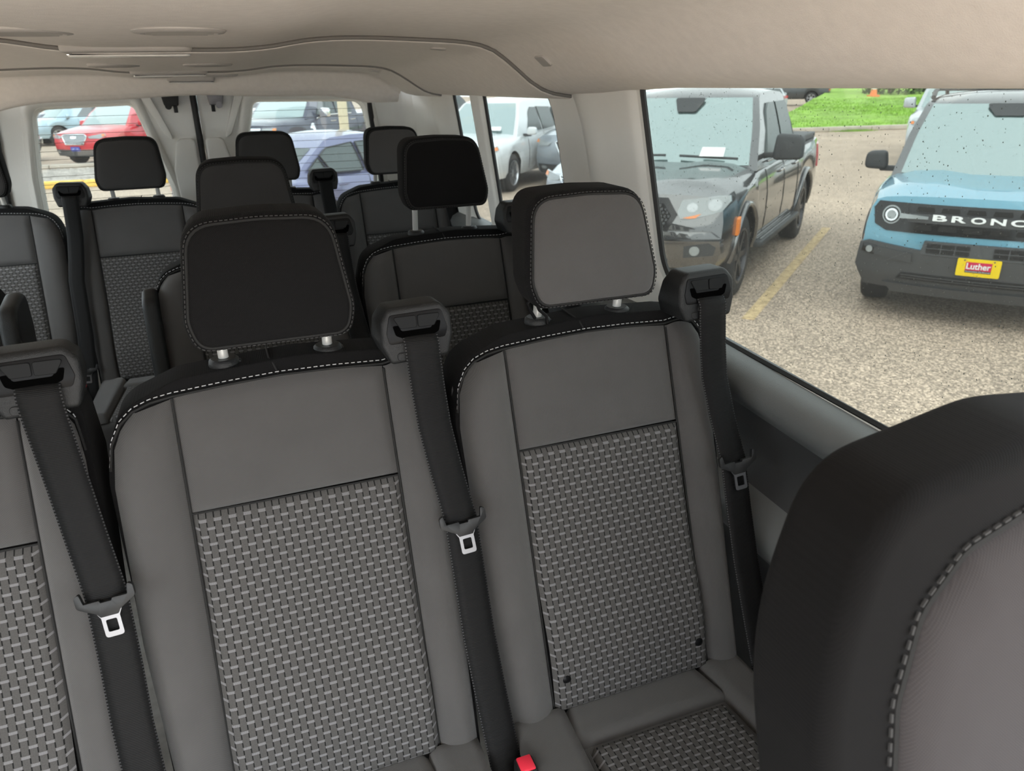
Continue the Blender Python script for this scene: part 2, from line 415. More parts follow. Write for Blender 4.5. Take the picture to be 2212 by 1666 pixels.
def wall_panel(name, side, holes, outer, m, parent, thick=.012, bevel=.010):
    bm = bmesh.new(); loops = []
    for loop in [outer] + holes:
        vv = [bm.verts.new(W(wall_x(z, side), y, z)) for (y, z) in loop]
        ee = [bm.edges.new((vv[i], vv[(i + 1) % len(vv)])) for i in range(len(vv))]
        loops += ee
    bmesh.ops.triangle_fill(bm, use_beauty=True, use_dissolve=False, edges=loops)
    r = bmesh.ops.extrude_face_region(bm, geom=bm.faces[:])
    for v in [g for g in r['geom'] if isinstance(g, bmesh.types.BMVert)]: v.co.x += thick * side
    bmesh.ops.recalc_face_normals(bm, faces=bm.faces[:])
    return finish(bm, name, m, parent, 30)
def gasket(name, loop, side, parent, dx, r=.006):
    n = len(loop); cy = sum(p[0] for p in loop) / n; cz = sum(p[1] for p in loop) / n
    return tube(name, [W(wall_x(z, side) + dx * side, y, z) for (y, z) in loop], r, 'rubber', parent, n=6, closed=True)
def side_wall(side, nm, label, win_ids):
    o = empty(nm, (0, 0, 0)); tag(o, label, kind='structure')
    y0 = -.70
    outer = [(y0, .02), (3.30, .02), (3.30, -.60), (y0, -.60)]
    wins = (WIN1, WIN2, WIN3) if side > 0 else (WIN6, WIN4, WIN5)
    wall_panel('upper_panel', side, list(wins) + [WIN0], outer, 'pillar_trim', o)
    for lp in wins: gasket('window_gasket', lp, side, o, .006, .0065)
    # lower trim: a profile swept along the van
    prof = [(-.452, .838), (-.456, .800), (-.466, .778), (-.482, .768), (-.500, .770), (-.520, .786), (-.540, .806), (-.585, .818), (-.640, .812),
            (-.665, .795), (-.690, .765), (-.715, .752), (-.74, .757), (-.765, .775), (-.80, .790), (-1.0, .800), (-1.38, .800)]
    for nm2, a, b, mm in (('window_ledge', 0, 6, 'ledge_trim'), ('lower_trim', 6, 9, 'dark_trim'), ('arm_ledge', 9, 13, 'ledge_trim'), ('kick_panel', 13, 16, 'dark_trim')):
        pts = prof[a:b + 1]; V, F = [], []
        ys = [y0 + (3.3 - y0) * i / 20 for i in range(21)]
        for y in ys:
            for (z, x) in pts:
                zz = z - .045 * max(0, 1.15 - max(y, .3))
                V.append(W(x if side > 0 else 2 * XC - x, y, zz))
        np_ = len(pts)
        for i in range(20):
            for k in range(np_ - 1): F.append((i * np_ + k, (i + 1) * np_ + k, (i + 1) * np_ + k + 1, i * np_ + k + 1))
        mesh(nm2, V, F, mm, o, sharp=70)
    # outer skin below the glass
    box('outer_panel', (min(.84 * side, .86 * side) + (2 * XC if side < 0 else 0), y0, EZ - 1.42), (max(.84 * side, .86 * side) + (2 * XC if side < 0 else 0), 3.3, EZ - .54), 'dark_trim', o)
    for k, lp in enumerate(wins):
        x0 = .010 * side
        pane = prism('window_%d' % win_ids[k], lp, lambda p, kk: W(wall_x(p[1], side) + x0 + (0.0 if kk == 0 else .004 * side), p[0], p[1]), 'clear_glass' if side < 0 and k > 0 else 'tinted_glass' if k == 0 else 'quarter_glass')
        tag(pane, ['tinted glass of the wide first side window', 'tinted glass of the second side window', 'narrow quarter glass behind the window bar'][k] + ' on the right' if side > 0 else ['front', 'enlarged clear middle', 'rear'][k] + ' window glass of the unseen left cabin wall', kind='structure')
    # pillar covers: y limits from the windows, x bulging into the cabin
    def cover(ya, yb, prof, mm='pillar_trim', nm='pillar_cover', z0=-.455, z1=0.0):
        def fn(a, b):
            z = lerp(z0, z1, b); y = lerp(ya(z), yb(z), a)
            return W(wall_x(z, side) - side * sinterp(prof, a) , y, z)
        return grid(nm, fn, 28, 14, mm, o, sharp=80)
    e1 = lambda z: interp([(-.45, 1.215), (-.36, 1.31), (-.30, 1.318), (0, 1.368)], z)
    e2 = lambda z: interp([(-.45, 1.74), (-.40, 1.725), (-.16, 1.772), (-.08, 1.80), (-.03, 1.85), (-.0, 1.93)], z)
    if side > 0: cover(e1, e2, [(0, -.006), (.02, .004), (.05, .010), (.3, .017), (.42, .022), (.52, .018), (.66, -.002), (.9, -.004), (1, -.010)])
    if side < 0: return o
    f1 = lambda z: interp([(-.44, 2.28), (0, 2.33)], z)
    f2 = lambda z: interp([(-.46, 2.355), (0, 2.46)], z)
    cover(f1, f2, [(0, -.008), (.04, .004), (.1, .012), (.5, .022), (.56, .010), (.64, .006), (.72, .010), (.95, .002), (1, -.008)])
    g1 = lambda z: interp([(-.46, 2.575), (0, 2.66)], z)
    g2 = lambda z: 3.28
    cover(g1, g2, [(0, -.008), (.02, .003), (.06, .010), (.38, .016), (.43, .004), (.48, .002), (.55, .012), (.9, .03), (1, .05)])
    return o
wr = side_wall(1, 'wall_right', 'right cabin wall with grey pillars and dark lower trim', (1, 2, 3))
wl_ = side_wall(-1, 'wall_left', 'left cabin wall with grey pillars and windows', (4, 5, 6))

# rear doors
DY = 3.30
def rear_door(side, nm, win, label):
    o = empty(nm, (0, 0, 0)); tag(o, label, kind='structure')
    X = lambda a: XC + side * a
    outer = [(.012, -.02), (.69, -.02), (.70, -.30), (.72, -.62), (.72, -1.42), (.012, -1.42)]
    q = 0 if side > 0 else -.105
    hole = fillet([(.215, -.052, .03), (.655 + q, -.060, .05), (.69 + q, -.30, .3), (.705 + q, -.56, .06), (.125, -.60, .06), (.130, -.38, .25)], 8)
    bm = bmesh.new(); loops = []
    for loop in (outer, hole):
        vv = [bm.verts.new(W(X(a), DY, z)) for (a, z) in loop]
        loops += [bm.edges.new((vv[i], vv[(i + 1) % len(vv)])) for i in range(len(vv))]
    bmesh.ops.triangle_fill(bm, use_beauty=True, edges=loops)
    r = bmesh.ops.extrude_face_region(bm, geom=bm.faces[:])
    for v in [g for g in r['geom'] if isinstance(g, bmesh.types.BMVert)]: v.co.y += .06
    finish(bm, 'door_skin', 'pillar_trim', o, 30)
    # moulded frame round the glass: proud lip, sloping back to the pane
    n = len(hole); ca = sum(p[0] for p in hole) / n; cz = sum(p[1] for p in hole) / n
    V, F = [], []
    prof = [(1.16, .000), (1.13, -.016), (1.07, -.022), (1.02, -.014), (.965, .045)]
    for s, dy in prof:
        for (a, z) in hole: V.append(W(X(ca + (a - ca) * s), DY + dy, cz + (z - cz) * s))
    for j in range(len(prof) - 1):
        for i in range(n): F.append((j * n + i, j * n + (i + 1) % n, (j + 1) * n + (i + 1) % n, (j + 1) * n + i))
    mesh('window_frame', V, F, 'pillar_trim', o, sharp=60, recalc=True)
    # raised lower panel near the centre, with the hollow for the latch above it
    low = fillet([(.018, -.185, .02), (.085, -.185, .03), (.112, -.30, .05), (.105, -.45, .03), (.085, -.66, .02), (.018, -.66, .01)], 6)
    prism('centre_panel', low, lambda p, k: W(X(p[0]), DY - (.026 if k == 0 else -.005), p[1]), 'pillar_trim', o, bevel=.014, seg=4)
    rib = fillet([(.150, -.03, .01), (.185, -.03, .01), (.120, -.175, .03), (.095, -.19, .02), (.10, -.165, .02)], 5)
    prism('moulded_rib', rib, lambda p, k: W(X(p[0]), DY - (.018 if k == 0 else -.005), p[1]), 'pillar_trim', o, bevel=.008, seg=3)
    # latch hanging from the top of the door
    mm = 'black_plastic' if side < 0 else 'latch_metal'
    lt = prism('latch', fillet([(.048, -.018, .004), (.112, -.018, .004), (.104, -.066, .010), (.056, -.066, .006)], 4), lambda p, k: W(X(p[0]), DY - (.055 if k == 0 else 0), p[1]), mm, o, bevel=.004)
    box('latch_pin', (min(X(.060), X(.074)), DY - .045, EZ - .090), (max(X(.060), X(.074)), DY - .03, EZ - .062), 'black_plastic', lt, bevel=.002)
    lathe('latch_pivot', [(.012, -.004), (.012, .004)], W(X(.090), DY - .052, -.066), mm, lt, n=16, axis='y')
    pane = prism('window_%d' % win, [(ca + (a - ca) * .985, cz + (z - cz) * .985) for a, z in hole], lambda p, k: W(X(p[0]), DY + (.034 if k == 0 else .038), p[1]), 'rear_glass')
    tag(pane, 'rear door glass with thin defroster lines, ' + ('right leaf' if side > 0 else 'left leaf'), kind='structure')
    for k in range(16):
        z = -.095 - .030 * k
        xs = []
        for i in range(n):
            (a0, z0), (a1, z1) = hole[i], hole[(i + 1) % n]
            if (z0 - z) * (z1 - z) < 0: xs.append(a0 + (a1 - a0) * (z - z0) / (z1 - z0))
        if len(xs) >= 2:
            box('defroster_line', (min(X(min(xs)), X(max(xs))), DY + .0325, EZ + z - .0007), (max(X(min(xs)), X(max(xs))), DY + .0338, EZ + z + .0007), 'defroster', pane)
    # seal to the body
    tube('door_seal', [W(X(.705), DY - .012, -1.3), W(X(.71), DY - .012, -.62), W(X(.695), DY - .012, -.30), W(X(.675), DY - .012, -.07), W(X(.64), DY - .012, -.035)], .012, 'rubber', o, n=8)
    return o
rear_door(-1, 'door_1', 7, 'left rear van door with black latch and rounded window')
rear_door(1, 'door_2', 8, 'right rear van door with metal latch and rounded window')
seal = tube('trim_1', [W(XC, DY - .008, -.02), W(XC, DY - .010, -.3), W(XC, DY - .010, -1.40)], .012, 'rubber'); tag(seal, 'black rubber seal between the rear doors', kind='structure')
# body corners between side walls and doors
for side, nm in ((1, 'wall_rear_right'), (-1, 'wall_rear_left')):
    X = lambda a: XC + side * a
    def cfn(a, b):
        z = lerp(-1.38, .0, b); xo = abs(wall_x(z, side) - XC)
        pts = [(xo + .01, 3.10), (xo - .03, 3.17), (.80, 3.24), (.735, 3.275), (.70, 3.30)]
        k = a * 4; i = min(3, int(k)); t = k - i
        return W(X(lerp(pts[i][0], pts[i + 1][0], t)), lerp(pts[i][1], pts[i + 1][1], t), z)
    g = grid(nm, cfn, 16, 12, 'pillar_trim'); tag(g, 'pale corner pillar beside the %s rear door' % ('right' if side > 0 else 'left'), kind='structure')

# ------------------------------------------------------------------ seats
def S(u, y, z): return Vector((u, y - 1.0, z - FZ))
def back_plane(z): return .98 + .36 * (z + .37)
def edge_puff(a, b, w, h, r):
    """0 at the border of a cushion panel, 1 inside"""
    d = min(a * w, (1 - a) * w, b * h, (1 - b) * h)
    t = max(0, min(1, d / r)); return math.sqrt(max(0, 1 - (1 - t) ** 2))
SHELL = fillet([(-.205, -.97, .02), (-.227, -.46, .08), (-.207, -.382, .06), (-.13, -.351, .08), (.02, -.341, .2), (.15, -.348, .05), (.208, -.358, .03), (.212, -.45, .05), (.198, -.97, .02)], 7)
SEAM = [(-.222, -.45), (-.216, -.42), (-.203, -.397), (-.187, -.384), (-.165, -.376), (-.139, -.372), (-.07, -.367), (.0, -.364), (.07, -.365), (.137, -.368), (.165, -.364), (.185, -.366), (.200, -.382), (.205, -.42)]
def dash_line(name, pts, m, parent, step=.0085, ln=.0052, r=.0007):
    """a row of stitches along a polyline, one small piece each, joined"""
    P_ = [Vector(p) for p in pts]; L = [0]
    for a, b in zip(P_, P_[1:]): L.append(L[-1] + (b - a).length)
    def at(s):
        for i in range(len(P_) - 1):
            if s <= L[i + 1]: return P_[i].lerp(P_[i + 1], (s - L[i]) / max(1e-9, L[i + 1] - L[i]))
        return P_[-1]
    V, F = [], []; s = 0
    while s + ln < L[-1]:
        a, b = at(s), at(s + ln); t = (b - a).normalized(); q = t.orthogonal().normalized(); w = t.cross(q); k = len(V)
        for p in (a, b):
            for c, d in ((1, 0), (0, 1), (-1, 0), (0, -1)): V.append(p + q * r * c + w * r * d)
        for e in range(4): F.append((k + e, k + (e + 1) % 4, k + 4 + (e + 1) % 4, k + 4 + e))
        F += [(k, k + 3, k + 2, k + 1), (k + 4, k + 5, k + 6, k + 7)]
        s += step
    return mesh(name, V, F, m, parent, smooth=False)
def build_seat():
    o = empty('van_seat', (0, 0, 0))
    br = prism('backrest', SHELL, lambda p, k: S(p[0], back_plane(p[1]) + (.006 if k == 0 else .105 - .05 * max(0, (p[1] + .45) / .12)), p[1]), 'black_fabric', o, bevel=.026, seg=5, uv=True)
    uvf = lambda a, b, p: (p.x, p.z)
    # left bolster
    OL = [(0, (-.205, -.955)), (.5, (-.224, -.68)), (.80, (-.226, -.47)), (.90, (-.219, -.425)), (.96, (-.206, -.40)), (1.0, (-.188, -.3845))]
    def outl(v):
        return (interp([(k, p[0]) for k, p in OL], v), interp([(k, p[1]) for k, p in OL], v))
    def bol_l(a, b):
        uo, zo = outl(b); ui, zi = -.1385, lerp(-.955, -.3725, b)
        u, z = lerp(uo, ui, a), lerp(zo, zi, a)
        prof = sinterp([(0, -.030), (.06, -.004), (.2, .016), (.45, .024), (.7, .020), (.9, .010), (1, -.003)], a)
        endt = math.sqrt(max(0, 1 - max(0, 1 - (1 - b) * .62 / .03) ** 2)); endb = math.sqrt(max(0, 1 - max(0, 1 - b * .62 / .04) ** 2))
        n = prof if prof < 0 else prof * endt * endb
        n -= .012 * (1 - endb)
        return S(u, back_plane(z) - n + .001, z)
    grid('bolster', bol_l, 16, 40, 'grey_fabric', o, uvf, sharp=80)
    def bol_r(a, b):
        uo = interp([(0, .198), (.6, .207), (.9, .207), (.97, .203), (1, .192)], b); zo = lerp(-.955, -.374, b)
        zi = lerp(-.955, -.370, b)
        u, z = lerp(.1385, uo, a), lerp(zi, zo, a)
        z += .006 * math.sin(PI * a) * max(0, (b - .9) / .1)
        prof = sinterp([(0, -.003), (.1, .010), (.35, .019), (.65, .020), (.85, .010), (.95, -.008), (1, -.03)], a)
        endt = math.sqrt(max(0, 1 - max(0, 1 - (1 - b) * .62 / .03) ** 2)); endb = math.sqrt(max(0, 1 - max(0, 1 - b * .62 / .04) ** 2))
        n = prof if prof < 0 else prof * endt * endb
        n -= .012 * (1 - endb)
        return S(u, back_plane(z) - n + .001, z)
    grid('bolster', bol_r, 14, 40, 'grey_fabric', o, uvf, sharp=80)
    def upper(a, b):
        u = lerp(-.137, .137, a); zt = -.3725 + .008 * math.sin(PI * a) + .003 * a
        z = lerp(-.516 + .002 * a, zt, b)
        e = edge_puff(a, b, .274, .145, .016)
        return S(u, back_plane(z) - .010 * e + .003, z)
    grid('upper_panel', upper, 28, 18, 'grey_fabric', o, uvf, sharp=80)
    def woven(a, b):
        s = (1 - b); wid = .1365 - .012 * max(0, (s - .93) / .07) ** 2
        u = lerp(-wid, wid, a)
        z = lerp(-.925, -.5165, b)
        e = edge_puff(a, max(b, .5), .274, .42, .013)
        y = back_plane(z) - .010 * e + .003
        if s > .90:
            k = (s - .90) / .10; y += .05 * k * k; z += .012 * k * k
        y -= .014 * math.exp(-((s - .72) / .2) ** 2)
        return S(u, y, z)
    grid('woven_panel', woven, 36, 48, 'woven_fabric', o, lambda a, b, p: (.274 * a + .003, .435 * b - (.05 * (max(0, .9 - 1 + .1 - b) / .1) ** 2 if b < .1 else 0)), sharp=80)
    # seams and stitching
    st = [S(u, back_plane(z) + .0045, z + .0065) for (u, z) in SEAM]
    dash_line('stitching', st, 'white_thread', br)
    tube('seam', [S(u, back_plane(z) + .003, z + .0015) for (u, z) in SEAM], .0016, 'dark_thread', br, n=6)
    tube('seam', [S(-.003, back_plane(-.362) + .004, -.360), S(-.008, back_plane(-.35) + .008, -.347), S(-.012, back_plane(-.34) + .016, -.3425), S(-.013, 1.06, -.341)], .0014, 'dark_thread', br, n=6)
    for u in (-.138, .138):
        tube('seam', [S(u, back_plane(z) + .0005, z) for z in [-.372 - .03 * k for k in range(19)]], .0017, 'dark_thread', br, n=6)
    tube('seam', [S(u, back_plane(-.5165) + .0005, -.5163) for u in (-.137, -.07, 0, .07, .137)], .0014, 'dark_thread', br, n=6)
    # headrest
    ho = fillet([(-.092, -.157, .040), (0, -.153, .3), (.092, -.157, .040), (.108, -.28, .05), (.098, -.315, .026), (-.098, -.315, .026), (-.108, -.28, .05)], 7)
    def hy(z): return .968 + .28 * (z + .24)
    hr = prism('headrest', ho, lambda p, k: S(p[0] * (1 if k == 0 else .97), hy(p[1]) + (0 if k == 0 else .085 + .10 * (p[1] + .24)), p[1]), 'black_fabric', o, bevel=.016, seg=5, uv=True)
    hc = (0, -.238); hi = [(hc[0] + (a - hc[0]) * .925, hc[1] + (b - hc[1]) * .91) for a, b in ho]
    V, F, UV = [], [], []; n = len(hi); rings = [1.0, .985, .95, .85, .65, .35]
    for q, s in enumerate(rings):
        for (a, b) in hi:
            u, z = hc[0] + (a - hc[0]) * s, hc[1] + (b - hc[1]) * s
            d = 1 - s; e = math.sqrt(max(0, 1 - max(0, 1 - d / .12) ** 2))
            p = S(u, hy(z) + .003 - .006 * e - .005 * (1 - s), z); V.append(p); UV.append((p.x, p.z))
    p = S(hc[0], hy(hc[1]) - .008, hc[1]); V.append(p); UV.append((p.x, p.z))
    for j in range(len(rings) - 1):
        for i in range(n): F.append((j * n + i, j * n + (i + 1) % n, (j + 1) * n + (i + 1) % n, (j + 1) * n + i))
    for i in range(n): F.append(((len(rings) - 1) * n + i, (len(rings) - 1) * n + (i + 1) % n, len(V) - 1))
    mesh('headrest_face', V, F, 'grey_fabric', hr, sharp=80, uv=UV, recalc=True)
    tube('piping', [S(a, hy(b) + .0005, b) for a, b in hi], .0018, 'dark_thread', hr, n=6, closed=True)
    dash_line('stitching', [S(hc[0] + (a - hc[0]) * 1.035, hy(b) + .0008, hc[1] + (b - hc[1]) * 1.045) for a, b in hi + hi[:1]], 'charcoal_fabric', hr, .006, .0038, .0008)
    for u in (-.069, .069):
        tube('post', [S(u, 1.03, -.42), S(u, 1.018, -.345), S(u, 1.010, -.29)], .0068, 'post_steel', hr, n=14)
        bs = lathe('post_collar', [(.0075, .012), (.016, .012), (.0195, .009), (.0205, .003), (.0195, -.001), (.017, -.003), (.017, -.012)], S(u, 1.018, -.350), 'black_plastic', o, n=24)
        box('collar_button', S(u + .014, 1.012, -.349), S(u + .022, 1.024, -.343), 'black_plastic', bs, bevel=.002)
    # belt outlet on the shoulder
    ro = fillet([(.1435, -.294, .014), (.155, -.2755, .012), (.226, -.2735, .014), (.240, -.290, .012), (.240, -.318, .02), (.232, -.346, .008), (.152, -.350, .008), (.141, -.325, .02)], 5)
    rf = lambda z: .930 + .20 * (z + .32)
    rt = prism('belt_outlet', ro, lambda p, k: S(p[0] - .011 - (0 if k == 0 else .004), rf(p[1]) if k == 0 else .992 - .25 * (p[1] + .32), p[1]), 'black_plastic', o, bevel=.011, seg=4)
    bz = fillet([(.155, -.284, .006), (.226, -.282, .007), (.233, -.308, .008), (.228, -.320, .005), (.152, -.3225, .005), (.149, -.308, .008)], 5)
    prism('bezel', bz, lambda p, k: S(p[0] - .011, rf(p[1]) - (.0012 if k == 0 else -.004), p[1]), 'gloss_black', rt, bevel=.0008, seg=2)
    sl = fillet([(.158, -.298, .002), (.166, -.298, .001), (.1695, -.306, .004), (.210, -.3055, .004), (.2155, -.297, .001), (.224, -.297, .002), (.220, -.311, .006), (.211, -.3145, .003), (.170, -.315, .003), (.161, -.311, .006)], 4)
    prism('belt_slot', sl, lambda p, k: S(p[0] - .011, rf(p[1]) - (.0020 if k == 0 else -.004), p[1]), 'slot_black', rt)
    for (a0, a1) in ((.159, .1905), (.1925, .2245)):
        fp = fillet([(a0, -.2865, .003), (a1, -.2865, .003), (a1 - (.010 if a1 > .2 else 0), -.3025, .003), (a0 + (.009 if a0 < .17 else 0), -.3025, .003)], 3)
        prism('flap', fp, lambda p, k: S(p[0] - .011, rf(p[1]) - (.0030 if k == 0 else -.004), p[1]), 'flap_plastic', rt, bevel=.0006, seg=1)
    tb = fillet([(.160, -.334, .006), (.205, -.334, .003), (.205, -.3445, .003), (.160, -.3445, .006)], 5)
    prism('tab', tb, lambda p, k: S(p[0] - .011, rf(p[1]) - (.0016 if k == 0 else -.004), p[1]), 'black_plastic', rt, bevel=.0007, seg=1)
    tb2 = fillet([(.172, -.326, .009), (.205, -.326, .003), (.205, -.333, .001), (.172, -.333, .001)], 5)
    prism('tab', tb2, lambda p, k: S(p[0] - .011, rf(p[1]) - (.0012 if k == 0 else -.004), p[1]), 'black_plastic', rt, bevel=.0006, seg=1)
    # shoulder belt
    path = [(.182, .940, -.3115), (.1822, .9265, -.3155), (.1825, .9205, -.324), (.183, .919, -.345), (.186, .9165, -.39), (.190, .911, -.44), (.1975, .893, -.50), (.2050, .875, -.55), (.208, .867, -.57),
            (.210, .842, -.65), (.211, .813, -.73), (.216, .780, -.82), (.222, .752, -.90), (.225, .735, -.95), (.226, .728, -1.0)]
    hw = .0235; V, F, UV = [], [], []; s = 0; pv = None; NX = 4
    for i, (u, y, z) in enumerate(path):
        p = S(u, y, z)
        if pv is not None: s += (p - pv).length
        pv = p
        tw = interp([(0, -.02), (3, 0), (8, .04), (11, .02), (14, 0)], i)
        for k in range(NX + 1):
            t = -1 + 2 * k / NX
            V.append(p + Vector((hw * t, tw * hw * t - .0018 * (1 - t * t), .10 * hw * t * 0))); UV.append((hw + hw * t, s))
    for i in range(len(path) - 1):
        for k in range(NX): F.append((i * (NX + 1) + k, i * (NX + 1) + k + 1, (i + 1) * (NX + 1) + k + 1, (i + 1) * (NX + 1) + k))
    bl = mesh('seat_belt', V, F, 'webbing', o, sharp=80, uv=UV)
    md = bl.modifiers.new('thick', 'SOLIDIFY'); md.thickness = .0016; md.offset = 0
    # latch tongue
    tong = empty('tongue_frame', (0, 0, 0))
    c = S(.209, .861, -.569); ang = .22; dn = Vector((math.sin(ang) * .35, -.27 * math.cos(ang) * 1.1, -math.cos(ang))).normalized()
    wd = Vector((1, 0, .25)).normalized(); wd = (wd - dn * wd.dot(dn)).normalized(); nm = dn.cross(wd); nm = nm if nm.y < 0 else -nm
    T = lambda a, b, h: c + wd * a + dn * b + nm * h
    body = fillet([(-.033, -.010, .004), (-.027, -.014, .003), (-.0245, .000, .001), (-.0075, .000, .0005), (-.006, .003, .0005), (.006, .003, .0005), (.0075, .000, .0005), (.0245, .000, .001), (.027, -.014, .003), (.033, -.010, .004), (.033, .004, .006), (.013, .016, .004), (.010, .021, .002), (-.010, .021, .002), (-.013, .016, .004), (-.033, .004, .006)], 4)
    tg = prism('belt_tongue', body, lambda p, k: T(p[0], p[1], .0075 if k == 0 else .0005), 'tongue_plastic', o, bevel=.0012, seg=2)
    # metal blade with a hole
    ob = fillet([(-.0145, .015, .001), (.0145, .015, .001), (.0105, .023, .003), (.0105, .048, .004), (-.0105, .048, .004), (-.0105, .023, .003)], 4)
    ib = fillet([(-.0062, .026, .002), (.0062, .026, .002), (.0062, .0415, .002), (-.0062, .0415, .002)], 4)
    bm = bmesh.new(); ed = []
    for lp in (ob, ib):
        vv = [bm.verts.new(T(p[0], p[1], .0052)) for p in lp]; ed += [bm.edges.new((vv[i], vv[(i + 1) % len(vv)])) for i in range(len(vv))]
    bmesh.ops.triangle_fill(bm, use_beauty=True, edges=ed)
    r = bmesh.ops.extrude_face_region(bm, geom=bm.faces[:])
    for v in [g for g in r['geom'] if isinstance(g, bmesh.types.BMVert)]: v.co -= nm * .0024
    finish(bm, 'metal_blade', 'steel', tg, 40)
    bpy.data.objects.remove(tong)
    # cushion
    def ctop(y): return -.905 + .05 * (.80 - y)
    co = fillet([(-.205, .41, .05), (.192, .41, .05), (.192, .83, .03), (-.205, .83, .03)], 5)
    prism('cushion', co, lambda p, k: S(p[0], p[1], (ctop(p[1]) - .008) if k == 0 else -1.07), 'grey_fabric', o, bevel=.03, seg=4, uv=True)
    def cpanel(nm, u0, u1, y0, y1, h, m):
        def fn(a, b):
            u, y = lerp(u0(b), u1(b), a), lerp(y0, y1, b)
            e = edge_puff(a, b, abs(u1(.5) - u0(.5)), abs(y1 - y0), .018)
            return S(u, y, ctop(y) - .010 + h * e)
        return grid(nm, fn, 22, 26, m, o, lambda a, b, p: (p.x + .5, p.y * 1.0 + .5), sharp=80)
    q0 = lambda b: lerp(-.145, -.118, b); q1 = lambda b: lerp(.135, .118, b)
    cpanel('cushion_insert', q0, q1, .42, .715, .016, 'woven_fabric')
    cpanel('cushion_strip', q0, q1, .717, .80, .018, 'grey_fabric')
    cpanel('cushion_bolster', lambda b: -.212, q0, .415, .80, .026, 'grey_fabric')
    cpanel('cushion_bolster', q1, lambda b: .198, .415, .80, .026, 'grey_fabric')
    # frame and feet
    fr = box('seat_frame', S(-.18, .50, -1.11), S(.17, .86, -1.06), 'black_plastic', o, bevel=.01)
    for u in (-.16, .15):
        prism('leg', [(.52, -1.07), (.60, -1.07), (.62, FZ), (.54, FZ)], lambda p, k: S(u - (.015 if k == 0 else -.015), p[0], p[1]), 'black_plastic', o, bevel=.004)
        prism('leg', [(.78, -1.07), (.86, -1.07), (.90, FZ), (.82, FZ)], lambda p, k: S(u - (.015 if k == 0 else -.015), p[0], p[1]), 'black_plastic', o, bevel=.004)
    # buckle on the left of the cushion
    bk = box('buckle', S(-.236, .682, -.975), S(-.208, .712, -.872), 'black_plastic', o, bevel=.005)
    box('buckle_button', S(-.2325, .685, -.876), S(-.2115, .709, -.8695), 'red_button', bk, bevel=.002)
    return o
seat0 = build_seat()
def set_face(o, m):
    for c in o.children:
        if c.name.split('.')[0] == 'headrest':
            for d in c.children:
                if d.name.split('.')[0] == 'headrest_face':
                    d.material_slots[0].link = 'OBJECT'; d.material_slots[0].material = MAT[m]
seats = []
def place_seat(x, dy, label, group, mirror=False, face=None, raise_=0.0, first=False, dz=0.0):
    o = seat0 if first else copy_tree(seat0)
    o.location = (x, 1.0 + dy, FZ + EZ + dz); o.scale = (-1 if mirror else 1, 1, 1)
    tag(o, label, 'seat', group)
    set_face(o, face or 'grey_fabric')
    if raise_:
        for c in o.children:
            if c.name.split('.')[0] == 'headrest': c.location.z += raise_
    if dy > .1:
        for c in o.children:
            if c.name.split('.')[0] == 'belt_tongue': c.location = (.014, -.088, -.27)
    if not raise_:
        for c in o.children:
            if c.name.split('.')[0] == 'headrest': c.location.z = .006
    seats.append(o); return o
GA, GB, GC = 'seats of the nearest row', 'seats of the middle row', 'seats of the rear bench row'
sA = place_seat(.030, 0, 'nearest row seat with an all black headrest and grey woven panel', GA, face='black_fabric', first=True)
sR = place_seat(.488, 0, 'grey seat beside the wide side window, cushion and two black snaps showing', GA)
place_seat(-.420, 0, 'grey seat in the nearest row cut off by the left picture edge', GA)
place_seat(.035, .79, 'middle row seat with dark grey headrest directly behind the nearest black headrest', GB, face='charcoal_fabric')
place_seat(.490, .79, 'middle row seat with a raised black headrest on long chrome posts', GB, face='black_fabric', raise_=.028)
place_seat(-.695, .79, 'middle row seat across the aisle, only its dark shoulder shows at the left edge', GB, mirror=True)
place_seat(-.290, 1.82, 'rear row seat before the left rear window, belt outlet on its left shoulder', GC, mirror=True, face='charcoal_fabric')
place_seat(-.745, 1.82, 'rear row seat in the left rear corner, headrest cut by the picture edge', GC, mirror=True, face='charcoal_fabric')
place_seat(.145, 1.82, 'rear row seat before the right rear window, mostly hidden by nearer headrests', GC, face='charcoal_fabric')
place_seat(.590, 1.82, 'rear row seat in the right rear corner by the pale pillar', GC)
# black snaps on the woven panel of the window seat, and its outer belt anchor
for u, z in ((-.117, -.846), (.117, -.850)):
    lathe('snap', [(.0085, 0), (.0085, -.003), (.006, -.0055), (.0001, -.0065)], S(u, back_plane(z) - .0135, z), 'gloss_black', sR, n=18, axis='y')
an = prism('belt_anchor', fillet([(.196, -.893, .005), (.210, -.876, .005), (.262, -.922, .005), (.247, -.943, .005)], 4), lambda p, k: S(p[0], .712 if k == 0 else .735, p[1]), 'black_plastic', sR, bevel=.003)
for k in range(3):
    a = .213 + .011 * k; z = -.891 - .0098 * k
    tube('pictogram', [S(a - .003, .711, z - .004), S(a + .004, .711, z - .005), S(a + .001, .711, z + .003)], .0006, 'white_thread', an, n=5, closed=True)
# small hook clipped to the left post of the window seat
hk = tube('wire_hook', [S(-.080, 1.000, -.335), S(-.088, .998, -.322), S(-.092, .998, -.310), S(-.086, .997, -.303), S(-.080, .998, -.307), S(-.074, .998, -.322), S(-.062, .998, -.333), S(-.060, .998, -.345)], .0026, 'gloss_black', sR, n=8)
